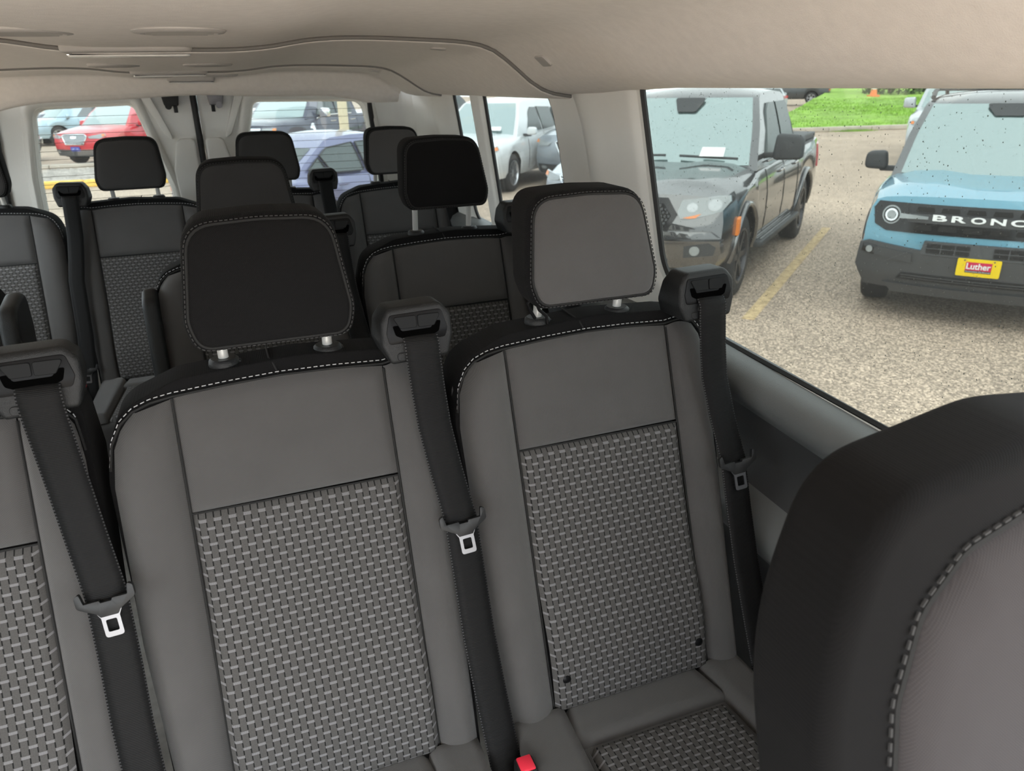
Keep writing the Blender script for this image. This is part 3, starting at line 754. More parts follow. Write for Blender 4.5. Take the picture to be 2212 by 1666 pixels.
# armrest of the middle row aisle seat
arm = prism('armrest', fillet([(1.70, -.42, .035), (1.765, -.395, .03), (1.78, -.46, .04), (1.66, -.86, .03), (1.58, -.86, .03)], 6), lambda p, k: Vector((-.243 + (0 if k == 0 else .032), p[0] - 1.79, p[1] - FZ)), 'black_plastic', seats[3], bevel=.012, seg=4)
arm2 = prism('armrest', fillet([(1.66, -.40, .05), (1.78, -.38, .05), (1.78, -.46, .04), (1.66, -.86, .03), (1.56, -.86, .03)], 6), lambda p, k: Vector((-.2675 + (0 if k == 0 else .035), p[0] - 1.79, p[1] - FZ)), 'black_plastic', seats[5], bevel=.012, seg=4)

# driver's seat, close to the camera
ds = empty('front_seat', W(.53, .16, FZ)); tag(ds, 'front seat with black side bolster and grey face, close up at lower right', 'seat')
def D(x, y, z): return Vector((x - .53, y - .16, z - FZ))
dpl = lambda z: .29 + .30 * (z + .30)
do = fillet([(.300, -1.0, .02), (.305, -.37, .25), (.370, -.262, .09), (.53, -.240, .2), (.68, -.255, .09), (.755, -.40, .12), (.765, -1.0, .02)], 9)
db = prism('backrest', do, lambda p, k: D(p[0], dpl(p[1]) + (0 if k == 0 else .085), p[1]), 'black_fabric', ds, bevel=.03, seg=6, uv=True)
dc = (.515, -.60)
di = [(.352, -.98), (.350, -.66), (.354, -.48), (.366, -.39), (.392, -.335), (.435, -.303), (.51, -.285), (.58, -.293), (.64, -.315), (.675, -.37), (.685, -.55), (.685, -.98)]
di = fillet([(a, b, .04) for a, b in di], 3)
V, F, UV = [], [], []; n = len(di)
for s in (1.0, .99, .96, .88, .7, .4, .02):
    for a, b in di:
        x, z = dc[0] + (a - dc[0]) * s, dc[1] + (b - dc[1]) * s; e = math.sqrt(max(0, 1 - max(0, 1 - (1 - s) / .12) ** 2))
        p = D(x, dpl(z) + .004 - .018 * e, z); V.append(p); UV.append((p.x, p.z))
for j in range(6):
    for i in range(n): F.append((j * n + i, j * n + (i + 1) % n, (j + 1) * n + (i + 1) % n, (j + 1) * n + i))
mesh('backrest_face', V, F, 'shaded_seat_fabric', ds, sharp=80, uv=UV, recalc=True)
tube('seam', [D(a, dpl(b) + .001, b) for a, b in di], .003, 'dark_thread', db, n=6, closed=True)
dash_line('stitching', [D(dc[0] + (a - dc[0]) * 1.04, dpl(b) - .0005, dc[1] + (b - dc[1]) * 1.02) for a, b in di], 'charcoal_fabric', db, .010, .006, .0013)
prism('cushion', fillet([(.29, -.42, .06), (.74, -.42, .06), (.74, .08, .03), (.29, .08, .03)], 5), lambda p, k: D(p[0], p[1], -.86 if k == 0 else -1.02), 'grey_fabric', ds, bevel=.035, seg=4, uv=True)
box('seat_frame', D(.32, -.36, FZ), D(.71, .10, -1.02), 'black_plastic', ds, bevel=.02)

# ------------------------------------------------------------------ parking lot
def ground_mat():
    m, n, l, b = nmat('asphalt')
    tc = n.new('ShaderNodeTexCoord')
    v = n.new('ShaderNodeTexVoronoi'); v.inputs['Scale'].default_value = 70; l.new(tc.outputs['Object'], v.inputs['Vector'])
    cr = n.new('ShaderNodeValToRGB'); l.new(v.outputs['Color'], cr.inputs[0])
    el = cr.color_ramp.elements
    el[0].position = 0.0; el[0].color = (.19, .145, .108, 1); el[1].position = 1.0; el[1].color = (.95, .74, .56, 1)
    e = el.new(.45); e.color = (.37, .288, .217, 1)
    n1 = n.new('ShaderNodeTexNoise'); n1.inputs['Scale'].default_value = .55; n1.inputs['Detail'].default_value = 5; l.new(tc.outputs['Object'], n1.inputs['Vector'])
    r1 = n.new('ShaderNodeMapRange'); r1.inputs[1].default_value = .3; r1.inputs[2].default_value = .7; r1.inputs[3].default_value = .82; r1.inputs[4].default_value = 1.16
    l.new(n1.outputs['Fac'], r1.inputs[0])
    x = n.new('ShaderNodeVectorMath'); x.operation = 'SCALE'; l.new(cr.outputs[0], x.inputs[0]); l.new(r1.outputs[0], x.inputs['Scale'])
    l.new(x.outputs[0], b.inputs['Base Color']); b.inputs['Roughness'].default_value = .8
    bu = n.new('ShaderNodeBump'); bu.inputs['Strength'].default_value = .5; bu.inputs['Distance'].default_value = .006
    l.new(v.outputs['Distance'], bu.inputs['Height']); l.new(bu.outputs[0], b.inputs['Normal'])
ground_mat()
mat('grass', (.27, .46, .065), .9, noise=.35, nscale=1.3, bump=.6, bscale=30)
mat('concrete', (.52, .46, .39), .85, noise=.12, nscale=3, bump=.2, bscale=60)
mat('yellow_paint', (.90, .58, .12), .7, noise=.25, nscale=9)
mat('faded_yellow', (.60, .44, .24), .8, noise=.35, nscale=14)
mat('gravel', (.42, .38, .34), .9, noise=.35, nscale=3)
mat('gravel_bed', (.25, .22, .19), .9)
gp = box('floor_parking_lot', (-90, -60, -.2), (110, 110, 0), 'asphalt'); tag(gp, 'beige grey asphalt of the parking lot', kind='structure')
def slab(name, pts, z0, z1, m, label=None, cat=None, kind=None, parent=None, bevel=0.0):
    o = prism(name, pts, lambda p, k: Vector((p[0], p[1], z1 if k == 0 else z0)), m, parent, bevel=bevel)
    if label or kind: tag(o, label, cat, None, kind)
    return o
AX = Vector((.778, .628)); LT = Vector((-.628, .778))            # stall direction and the direction along the row
def strip(name, p, d, ln, w, m, label, group):
    d = Vector(d).normalized(); q = Vector((-d.y, d.x)) * w / 2; a = Vector(p); b = a + d * ln
    o = slab(name, [tuple(a - q), tuple(a + q), tuple(b + q), tuple(b - q)], .0, .004, m)
    tag(o, label, 'road marking', group)
strip('parking_line', (4.249, 5.299), (2.376, 2.003), 4.9, .11, 'faded_yellow', 'faded yellow stall line between the black pickup and the light blue SUV', 'painted stall lines')
strip('parking_line', (8.2, 6.2), (.80, .6), 4.2, .10, 'faded_yellow', 'worn yellow stall line left of the light blue SUV', 'painted stall lines')
# grass bank and its kerb behind the stalls
kd = Vector((2.878, -.548)).normalized()
ko = Vector((21.84, 23.69)); kn = Vector((-kd.y, kd.x)); kn = kn if kn.y > 0 else -kn
kerb = empty('kerb', (ko.x, ko.y, 0)); tag(kerb, 'pale concrete kerb along the edge of the lawn', 'kerb')
for i in range(-2, 16):
    a = kd * (i * 1.8); b = kd * (i * 1.8 + 1.79)
    prism('kerb_stone', [tuple(a), tuple(b), tuple(b + kn * .28), tuple(a + kn * .28)], lambda p, k: Vector((p[0], p[1], .17 if k == 0 else 0)), 'concrete', kerb, bevel=.03)
V, F = [], []; NU, NV = 70, 40
for j in range(NV + 1):
    for i in range(NU + 1):
        v = .2 + 40 * j / NV; u = lerp(-3 + .72 * v, 48, i / NU)
        p = ko + kd * u + kn * v
        V.append((p.x, p.y, .15 + .028 * v + .05 * math.sin(u * .5) * math.sin(v * .3) + random.uniform(-.02, .02)))
for j in range(NV):
    for i in range(NU): F.append((j * (NU + 1) + i, j * (NU + 1) + i + 1, (j + 1) * (NU + 1) + i + 1, (j + 1) * (NU + 1) + i))
lawn = mesh('lawn', V, F, 'grass', sharp=180); tag(lawn, 'bright green mown lawn sloping up behind the kerb', 'lawn', kind='structure')
# grass blades standing on the lawn
V, F = [], []
for k in range(16000):
    v = .5 + 16 * random.random() ** 1.6; u = random.uniform(-2.9 + .72 * v, 16)
    p = ko + kd * u + kn * v; z = .15 + .028 * v; h = random.uniform(.05, .10); a = random.uniform(0, 2 * PI); w = .012 + v * .002; dx, dy = math.cos(a) * w, math.sin(a) * w
    n_ = len(V); V += [(p.x - dx, p.y - dy, z - .03), (p.x + dx, p.y + dy, z - .03), (p.x + random.uniform(-.03, .03), p.y + random.uniform(-.03, .03), z + h)]; F.append((n_, n_ + 1, n_ + 2))
bl_ = mesh('grass_blades', V, F, 'grass', smooth=False); tag(bl_, 'short grass growing on the lawn', 'grass', kind='stuff')
# weeds in the gutter
V, F = [], []
for k in range(700):
    p = ko + kd * random.gauss(1.0, .35) - kn * (.06 + abs(random.gauss(0, .12))); a = random.uniform(0, 2 * PI); h = random.uniform(.03, .10)
    n_ = len(V); V += [(p.x - .01, p.y, 0), (p.x + .01, p.y, 0), (p.x + .04 * math.cos(a), p.y + .04 * math.sin(a), h)]; F.append((n_, n_ + 1, n_ + 2))
wd_ = mesh('weeds', V, F, 'grass', smooth=False); tag(wd_, 'patch of weeds growing in the gutter below the kerb', 'weeds', kind='stuff')
# yellow kerb and gravel strip behind the van
yk = empty('yellow_kerb', (-3, 19.6, 0)); tag(yk, 'bright yellow painted kerb seen through the left rear window', 'kerb')
for i in range(-5, 2):
    box('kerb_stone', (i * 1.5, -.12 + .02 * 0, 0), (i * 1.5 + 1.485, .12, .15), 'yellow_paint', yk, bevel=.025)
yk.rotation_euler = (0, 0, -.06)
gb = slab('gravel_bed', [(-11, 20.3), (-.4, 19.6), (-.4, 23.45), (-11, 24.2)], 0, .06, 'gravel_bed', 'bed of the gravel strip behind the yellow kerb', None, 'structure')
V, F = [], []
ico = [(0, 0, 1), (.9, 0, .3), (.28, .85, .3), (-.72, .53, .3), (-.72, -.53, .3), (.28, -.85, .3), (.72, .53, -.4), (-.28, .85, -.4), (-.9, 0, -.4), (-.28, -.85, -.4), (.72, -.53, -.4)]
icf = [(0, 1, 2), (0, 2, 3), (0, 3, 4), (0, 4, 5), (0, 5, 1), (1, 6, 2), (2, 6, 7), (2, 7, 3), (3, 7, 8), (3, 8, 4), (4, 8, 9), (4, 9, 5), (5, 9, 10), (5, 10, 1), (1, 10, 6)]
for k in range(5200):
    x = random.uniform(-8, -.5); t = random.random(); y = lerp(20.25 - .065 * (x + 11) + .1, 24.0 - .07 * (x + 11) - .2, t)
    r = random.uniform(.03, .075); a = random.uniform(0, 2 * PI); n_ = len(V)
    for q in ico:
        V.append((x + r * (q[0] * math.cos(a) - q[1] * math.sin(a)), y + r * (q[0] * math.sin(a) + q[1] * math.cos(a)), .07 + r * .75 * q[2]))
    F += [tuple(n_ + i for i in f) for f in icf]
gv = mesh('gravel', V, F, 'gravel', smooth=False); tag(gv, 'loose grey and tan gravel stones behind the yellow kerb', 'gravel', kind='stuff')
bk_ = empty('back_kerb', (-3, 24.35, 0), -.07); tag(bk_, 'grey concrete kerb on the far side of the gravel strip', 'kerb')
for i in range(-5, 2): box('kerb_stone', (i * 1.5, -.1, 0), (i * 1.5 + 1.485, .1, .13), 'concrete', bk_, bevel=.02)
# hedge trees closing the view
mat('leaf', (.055, .10, .03), .7, noise=.5, nscale=2.0); mat('leaf_dark', (.03, .055, .022), .7, noise=.5, nscale=2.0); mat('bark', (.08, .06, .045), .9, noise=.3, nscale=8)
def bush(name, x, y, z, rx, ry, rz, n, m, label, seed, group='shrubs along the far edge'):
    rnd = random.Random(seed); o = empty(name, (x, y, z)); tag(o, label, 'shrub', group)
    V, F = [], []
    for k in range(n):
        th = rnd.uniform(0, 2 * PI); ph = math.acos(rnd.uniform(-.3, 1)); r = rnd.uniform(.72, 1.05) * (1 + .15 * math.sin(3 * th) * math.sin(2 * ph))
        c = Vector((rx * r * math.sin(ph) * math.cos(th), ry * r * math.sin(ph) * math.sin(th), rz * (.25 + .75 * r * math.cos(ph)) if ph < PI / 2 else rz * .25 * rnd.random()))
        s = rnd.uniform(.10, .22); d = Vector((rnd.gauss(0, 1), rnd.gauss(0, 1), rnd.gauss(0, 1))).normalized(); e = d.orthogonal().normalized(); f = d.cross(e); b0 = len(V)
        V += [c - e * s, c + f * s * .5, c + e * s, c - f * s * .5]; F.append((b0, b0 + 1, b0 + 2, b0 + 3))
    mesh('foliage', V, F, m, o, smooth=False)
    tube('trunk', [(0, 0, -.1), (.05, .02, rz * .5), (0, 0, rz * .8)], [.14, .1, .05], 'bark', o, n=8)
    return o
ORD = ['first', 'second', 'third', 'fourth', 'fifth', 'sixth', 'seventh']
for k in range(7):
    u = 17.5 + 4.6 * k + random.uniform(-.2, .2); p = ko + kd * u + kn * (21.5 + .8 * math.sin(k * 2.1))
    bush('shrub', p.x, p.y, .70, 1.9, 1.7, 3.2 + .5 * math.sin(k * 1.7), 1500, ('leaf', 'leaf_dark')[k % 2], ('lighter' if k % 2 == 0 else 'darker') + ' green shrub, %s from the left in the hedge behind the lawn' % ORD[k], 30 + k, 'hedge beyond the lawn')
# beige post seen through the right rear window
post = empty('square_post', (2.28, 15.2, 0)); tag(post, 'pale beige square post seen through the right rear window', 'post')
mat('beige_paint', (.72, .62, .42), .7, noise=.08, nscale=6)
box('shaft', (-.08, -.08, 0), (.08, .08, 3.2), 'beige_paint', post, bevel=.015); box('foot', (-.17, -.17, 0), (.17, .17, .05), 'concrete', post, bevel=.01)
# traffic cone
mat('cone_orange', (.85, .22, .05), .5); mat('cone_white', (.8, .8, .78), .5)
cp = ko + kd * 14.6 + kn * 19.0
cone = empty('traffic_cone', (cp.x, cp.y, .70)); tag(cone, 'orange and white traffic cone standing on the lawn', 'cone')
box('cone_base', (-.28, -.28, -.1), (.28, .28, .05), 'cone_orange', cone, bevel=.02)
lathe('cone_body', [(.22, .05), (.16, .38), (.13, .55), (.09, .78), (.05, 1.0), (.001, 1.01)], (0, 0, 0), 'cone_orange', cone, n=20)
lathe('cone_band', [(.165, .38), (.168, .39), (.125, .62), (.12, .63)], (0, 0, 0), 'cone_white', cone, n=20)

# ------------------------------------------------------------------ vehicles
def paint(name, col, metal=0.0, rough=.35):
    return mat(name, col, rough, metal=metal, coat=1.0, noise=.02, nscale=3)
paint('paint_black', (.010, .011, .013)).node_tree.nodes['Principled BSDF'].inputs['Coat IOR'].default_value = 2.3; paint('paint_blue', (.14, .36, .48), .2); paint('paint_white', (.70, .72, .72)); paint('paint_grey', (.30, .34, .38), .4)
paint('paint_red', (.62, .015, .03)); paint('paint_lightblue', (.45, .60, .68), .3); paint('paint_navy', (.045, .05, .085), .2); paint('paint_violet', (.16, .17, .30), .3)
paint('paint_silver', (.55, .58, .60), .5); paint('paint_dark', (.05, .055, .06), .2)
mat('car_plastic', (.05, .053, .056), .55, bump=.2, bscale=200); mat('car_gloss', (.008, .008, .009), .12); mat('underbody', (.006, .006, .006), .9)
mat('tyre', (.016, .016, .017), .75, bump=.3, bscale=120); mat('rim_silver', (.62, .63, .65), .3, metal=.9); mat('rim_dark', (.06, .06, .065), .35, metal=.6)
mat('lamp_clear', (.30, .33, .34), .08, coat=1.0); mat('lamp_chrome', (.85, .87, .88), .15, metal=1.0); mat('lamp_amber', (.85, .25, .04), .25, coat=1.0); mat('lamp_red', (.65, .02, .03), .2, coat=1.0)
mat('paper', (.85, .85, .84), .7); mat('letter_white', (.88, .9, .9), .35); mat('plate_yellow', (.90, .66, .0), .5); mat('plate_red', (.62, .015, .08), .5); mat('plate_blue', (.06, .09, .45), .5); mat('plate_black', (.02, .012, .015), .5)
def car_glass(name, col, refl):
    m, n, l, b = nmat(name)
    out = n['Material Output']; b.inputs['Base Color'].default_value = rgb(col); b.inputs['Roughness'].default_value = .3
    g = n.new('ShaderNodeBsdfGlossy'); g.inputs['Roughness'].default_value = .015; g.inputs[0].default_value = (.86, 1.0, .98, 1)
    mx = n.new('ShaderNodeMixShader'); mx.inputs[0].default_value = refl
    l.new(b.outputs[0], mx.inputs[1]); l.new(g.outputs[0], mx.inputs[2]); l.new(mx.outputs[0], out.inputs['Surface'])
car_glass('windscreen_glass', (.10, .15, .15), .36); car_glass('side_glass', (.02, .03, .03), .055)
def surf_prism(name, poly, fn, m, parent, maxlen=.07):
    """a polygon laid on a curved surface: cut into small triangles so that it follows it"""
    bm = bmesh.new(); bm.faces.new([bm.verts.new((p[0], 0, p[1])) for p in poly])
    bmesh.ops.triangulate(bm, faces=bm.faces[:])
    for _ in range(5):
        ed = [e for e in bm.edges if e.calc_length() > maxlen]
        if not ed: break
        bmesh.ops.subdivide_edges(bm, edges=ed, cuts=1); bmesh.ops.triangulate(bm, faces=bm.faces[:])
    bm.verts.index_update(); n = len(bm.verts); co = [(v.co.x, v.co.z) for v in bm.verts]
    V = [fn(p, 0) for p in co] + [fn(p, 1) for p in co]; F = []
    for f in bm.faces: ix = [v.index for v in f.verts]; F += [tuple(ix), tuple(n + i for i in ix[::-1])]
    for e in bm.edges:
        if len(e.link_faces) == 1: a, b = e.verts[0].index, e.verts[1].index; F.append((a, b, n + b, n + a))
    bm.free()
    return mesh(name, V, F, m, parent, sharp=45, recalc=True)
RIMS = {}
def wheel_mesh(r, rim_r, style):
    key = (round(r, 3), round(rim_r, 3), style)
    if key in RIMS: return RIMS[key]
    w = .23; tmp = []
    t = lathe('tyre', [(rim_r, -w / 2), (rim_r + .02, -w / 2 - .004), (r * .93, -w / 2 + .004), (r * .985, -w * .40), (r, -w * .28), (r, w * .28), (r * .985, w * .40), (r * .93, w / 2 - .004), (rim_r + .02, w / 2 + .004), (rim_r, w / 2), (rim_r - .01, 0), (rim_r, -w / 2)], (0, 0, 0), 'tyre', None, n=40, axis='x')
    bm = bmesh.new(); ns = 6 if style != 'ten' else 10
    def ring(prof, n=40):
        rows = []
        for rr, h in prof: rows.append([bm.verts.new((h, rr * math.cos(2 * PI * k / n), rr * math.sin(2 * PI * k / n))) for k in range(n)])
        for a, b in zip(rows, rows[1:]):
            for k in range(n): bm.faces.new((a[k], a[(k + 1) % n], b[(k + 1) % n], b[k]))
    xo = w / 2
    ring([(rim_r, xo - .005), (rim_r + .012, xo + .004), (rim_r - .008, xo + .003), (rim_r - .02, xo - .03), (rim_r - .02, 0)])
    ring([(.055, xo - .06), (.055, xo - .02), (.03, xo - .012), (.001, xo - .012)])
    for k in range(ns):
        a = 2 * PI * k / ns; c, s = math.cos(a), math.sin(a); q = .055 if ns == 6 else .026
        pts = []
        for rr, hw, h in ((.04, q * .55, xo - .022), (rim_r * .6, q * .42, xo - .016), (rim_r - .012, q * .75, xo - .012)):
            for sg in (-1, 1):
                for dh in (0, -.03): pts.append(bm.verts.new((h + dh, rr * c - sg * hw * s, rr * s + sg * hw * c)))
        for j in range(2):
            b0 = j * 4; A = pts[b0:b0 + 4]; B = pts[b0 + 4:b0 + 8]
            for i0, i1 in ((0, 2), (2, 3), (3, 1), (1, 0)): bm.faces.new((A[i0], A[i1], B[i1], B[i0]))
    rm = finish(bm, 'rim', 'rim_dark' if style == 'dark' else 'rim_silver', None, 40)
    bd = lathe('brake_disc', [(.001, 0), (rim_r - .03, 0), (rim_r - .03, -.02), (.001, -.02)], (.03, 0, 0), 'underbody', None, n=24, axis='x')
    RIMS[key] = (t.data, rm.data, bd.data)
    for q in (t, rm, bd): bpy.data.objects.remove(q)
    return RIMS[key]
class Car:
    def __init__(s, name, label, pos, heading, group=None, **k):
        s.k = k; h = Vector(heading).normalized()
        s.o = empty(name, (pos[0], pos[1], pos[2] if len(pos) > 2 else 0), math.atan2(-h.x, h.y)); tag(s.o, label, 'car' if 'pickup' not in name else 'truck', group)
        s.L, s.W = k['L'], k['W']; s.build()
    def warp(s, x, q, z):
        k = s.k; t = abs(x) / s.W
        fa = max(0, 1 - q / .9); ra = max(0, 1 - (s.L - q) / .7)
        q2 = q + (interp(k['face'], z) + k.get('cf', .24) * t ** 2.6) * fa - (interp(k.get('tail', [(0, .0), (2, .0)]), z) + .14 * t ** 2.6) * ra
        return Vector((x, -q2, z))
    def zlow(s, q):
        k = s.k; z = k['zb']
        for ax in k['axles']:
            d = abs(q - ax); R = k['arch']
            if d < R: z = max(z, k['r'] + math.sqrt(max(0, R * R - d * d)) - .0)
        if q < .25: z = max(z, lerp(k.get('zbf', .28), k['zb'], q / .25))
        return z
    RING = [(.945, 0), (.985, .16), (1.0, .42), (.997, .68), (.972, .90), (.94, 1.0)]
    def halfw(s, q):
        k = s.k; w = s.W
        if q < .8: w *= 1 - k.get('tf', .05) * (1 - q / .8) ** 2
        if s.L - q < .8: w *= 1 - .05 * (1 - (s.L - q) / .8) ** 2
        return w
    def body_pt(s, q, z, side, off=0.0):
        zl, zs = s.k['zb'], interp(s.k['zs'], q); f = max(0, min(1, (z - zl) / (zs - zl)))
        p = s.warp(s.halfw(q) * interp([(b, a) for a, b in s.RING], f) * side, q, z); p.x += off * side; return p
    def front_pt(s, x, z, off=0.0):
        p = s.warp(x, 0, z); p.y += off; return p
    def rear_pt(s, x, z, off=0.0):
        p = s.warp(x, s.L, z); p.y -= off; return p
    def dens(s, poly, step=.06):
        out = []
        for i in range(len(poly)):
            a, b = Vector(poly[i]), Vector(poly[(i + 1) % len(poly)]); n = max(1, int((b - a).length / step))
            out += [tuple(a.lerp(b, t / n)) for t in range(n)]
        return out
    def front(s, name, poly, m, off=.006, thick=.03, mirror=False, parent=None, bevel=0.0, fil=None):
        r = []
        for sg in ((1, -1) if mirror else (1,)):
            pl = fillet([(a, b, fil) for a, b in poly], 4) if fil else poly
            pl = s.dens([(a * sg, b) for a, b in pl])
            f = lambda p, k: s.front_pt(p[0], p[1], off if k == 0 else off - thick)
            big = max(p[0] for p in pl) - min(p[0] for p in pl) > .22
            r.append(surf_prism(name, pl, f, m, parent or s.o) if big else prism(name, pl, f, m, parent or s.o, bevel=bevel, seg=2, sharp=45))
        return r
    def rear(s, name, poly, m, off=.006, thick=.03, mirror=False, parent=None):
        for sg in ((1, -1) if mirror else (1,)):
            pl = s.dens([(a * sg, b) for a, b in poly])
            o = prism(name, pl, lambda p, k: s.rear_pt(p[0], p[1], off if k == 0 else off - thick), m, parent or s.o)
        return o
    def cab_x(s, z):
        c = s.k['cab']; t = max(0, min(1, (z - c['zb']) / (c['zr'] - c['zb']))); return lerp(c['wb'], c['wr'], t ** 1.25)
    def side(s, name, poly, m, sides=(1, -1), off=.004, thick=.02, cab=True, parent=None, bevel=0.0, dens=.12):
        r = []
        for sd in sides:
            f = (lambda p, k: Vector(((s.cab_x(p[1]) + (off if k == 0 else off - thick)) * sd, -p[0], p[1]))) if cab else (lambda p, k: s.body_pt(p[0], p[1], sd, off if k == 0 else off - thick))
            r.append(prism(name, s.dens(poly, dens), f, m, parent or s.o, bevel=bevel, seg=1, sharp=45))
        return r
    def build(s):
        k = s.k; o = s.o
        # body shell
        st = set([0, .03, .08, .16, .3, .5, .75, s.L - .5, s.L - .3, s.L - .16, s.L - .08, s.L - .03, s.L])
        x = .9
        while x < s.L - .6: st.add(round(x, 3)); x += .16
        for ax in k['axles']:
            R = k['arch']
            for t in range(17): st.add(round(ax - R + 2 * R * t / 16 * 1.0, 4))
            st.add(round(ax - R - .004, 4)); st.add(round(ax + R + .004, 4))
        for t in k['zt'] + k['zs']: st.add(t[0])
        st = sorted(q for q in st if 0 <= q <= s.L); V, F = [], []; nr = 0
        for q in st:
            zl, zs, zt, w = s.zlow(q), interp(k['zs'], q), interp(k['zt'], q), s.halfw(q)
            half = []
            for a, b in s.RING: half.append((w * a if zl <= k['zb'] + .01 or b > 0 else w * .985, lerp(zl, zs, b)))
            for a, b in ((.86, .50), (.70, .78), (.45, .94), (.2, .99)): half.append((w * a, zs + (zt - zs) * b))
            if k.get('ridge'):
                h2 = []
                for (xx, zz) in half:
                    if .42 < xx / w < .72 and .25 < q < k['cab']['a'] - .05: zz += k['ridge']
                    h2.append((xx, zz))
                half = h2
            full = [(-a, b) for a, b in half] + [(0, zt)] + half[::-1]
            nr = len(full); V += [s.warp(a, q, b) for a, b in full]
        for i in range(len(st) - 1):
            for j in range(nr - 1): F.append((i * nr + j, i * nr + j + 1, (i + 1) * nr + j + 1, (i + 1) * nr + j))
        body = mesh('body', V, F, k['paint'], o, sharp=32, recalc=False)
        # closed front and tail
        for q, nm in ((0, 'front_panel'), (s.L, 'tail_panel')):
            zl, zs, zt, w = s.zlow(q), interp(k['zs'], q), interp(k['zt'], q), s.halfw(q)
            cols = [1.0, .86 / .94, .70 / .94, .45 / .94, .2 / .94, 0]; cols = cols + [-c for c in cols[:-1][::-1]]
            V, F = [], []
            for a, b in s.RING:
                for c in cols:
                    z = lerp(zl, zs, b)
                    if b == 1.0: z = zs + (zt - zs) * interp([(0, 1), (.2 / .94, .99), (.45 / .94, .94), (.70 / .94, .78), (.86 / .94, .5), (1, 0)], abs(c))
                    V.append(s.warp(w * a * c, q, z))
            nc = len(cols)
            for i in range(len(s.RING) - 1):
                for j in range(nc - 1): F.append((i * nc + j, i * nc + j + 1, (i + 1) * nc + j + 1, (i + 1) * nc + j))
            mesh(nm, V, F, k['paint'], o, sharp=60)
        box('underbody', (-s.W + .27, -s.L + .25, k['zb'] - .06), (s.W - .27, -.3, min(z for _, z in k['zs']) - .06), 'underbody', o)
        # wheels
        t, rm, bd = wheel_mesh(k['r'], k.get('rim', k['r'] * .66), k.get('style', 'six'))
        for ax in k['axles']:
            for sd in (1, -1):
                wh = empty('wheel', (sd * (s.W - .135), -ax, k['r']), 0 if sd > 0 else PI, o)
                for nm, me in (('tyre', t), ('rim', rm), ('brake_disc', bd)): link(nm, me, None, wh)
                if k.get('flare'):
                    R = k['arch']; pts = []
                    for j in range(15):
                        a = PI * j / 14; q = ax - R * 1.03 * math.cos(a); z = k['r'] + R * 1.03 * math.sin(a); pts.append(s.body_pt(q, min(z, interp(k['zs'], q) - .02), sd, .006))
                    tube('arch_trim', pts, .028, k['flare'], o, n=8)
        # cabin
        c = k['cab']; zb, zr = c['zb'], c['zr']; cp = k.get('cabpaint', k['paint'])
        A, B, Cc, D_ = c['a'], c['b'], c['c'], c['d']; V, F = [], []
        def bul(t): return 1 - abs(t) ** 2.2
        NS = 12
        rows = []
        for (q, z, w, fb, cr) in ((A, zb - .03, c['wb'], .16, 0), (lerp(A, B, .5), lerp(zb, zr, .53), lerp(c['wb'], c['wr'], .45), .13, 0), (lerp(A, B, .9), lerp(zb, zr, .925), c['wr'] * 1.01, .10, 0), (lerp(A, B, 1.0) + .06, zr - .015, c['wr'] * .985, .09, .02), (B + .25, zr + .004, c['wr'] * .965, .02, .05),
                              (lerp(B, Cc, .5), zr + .008, c['wr'] * .965, 0, .055), (Cc - .15, zr - .01, c['wr'] * .955, -.02, .045), (Cc, zr - .045, c['wr'] * .97, -.04, .01), (lerp(Cc, D_, .55), lerp(zr, zb, .55), lerp(c['wr'], c['wb'], .5), -.06, 0), (D_, zb - .03, c['wb'] * .98, -.06, 0)):
            rows.append([Vector((w * (-1 + 2 * j / NS), -(q - fb * bul(-1 + 2 * j / NS)), z + cr * bul(-1 + 2 * j / NS))) for j in range(NS + 1)])
        for r_ in rows: V += r_
        for i in range(len(rows) - 1):
            for j in range(NS): F.append((i * (NS + 1) + j, i * (NS + 1) + j + 1, (i + 1) * (NS + 1) + j + 1, (i + 1) * (NS + 1) + j))
        for e in (0, NS):                                     # side faces
            F.append(tuple(i * (NS + 1) + e for i in range(len(rows))) if e == 0 else tuple(i * (NS + 1) + e for i in range(len(rows)))[::-1])
        cabm = mesh('cabin', V, F, cp, o, sharp=50)
        # windscreen and rear glass follow the cabin surface
        def patch(nm, i0, t0, i1, t1, x0, m, off=.006, taper=0.0):
            def fn(a, b):
                r = lerp(i0 + t0, i1 + t1, b); i = min(len(rows) - 2, int(r)); t = r - i
                u = -x0 + 2 * x0 * a; u *= 1 - taper * b; jj = (u + 1) / 2 * NS; j = min(NS - 1, int(jj)); tj = jj - j
                p = rows[i][j].lerp(rows[i][j + 1], tj).lerp(rows[i + 1][j].lerp(rows[i + 1][j + 1], tj), t)
                nrm = Vector((0, 1 if i0 < 4 else -1, .6)).normalized()
                return p + nrm * off
            return grid(nm, fn, 14, 8, m, o, sharp=80)
        patch('windscreen', 0, .12, 2, .10, .91, 'windscreen_glass')
        if k.get('rearglass', True): patch('rear_window', 7, .35, 8, .75, .85, 'side_glass')
        for w in k['windows']:
            for g in s.side('side_window', [(q, z) for q, z in w], 'side_glass', off=.005): pass
        if k.get('wtrim'):
            for w in k['windows']: 
                for sd in (1, -1): tube('window_trim', [Vector(((s.cab_x(z) + .008) * sd, -q, z)) for q, z in s.dens(w, .1)], .010, k['wtrim'], o, n=6, closed=True)
        # mirrors
        mq, mz = k.get('mirror', (A + .42, zb + .02))
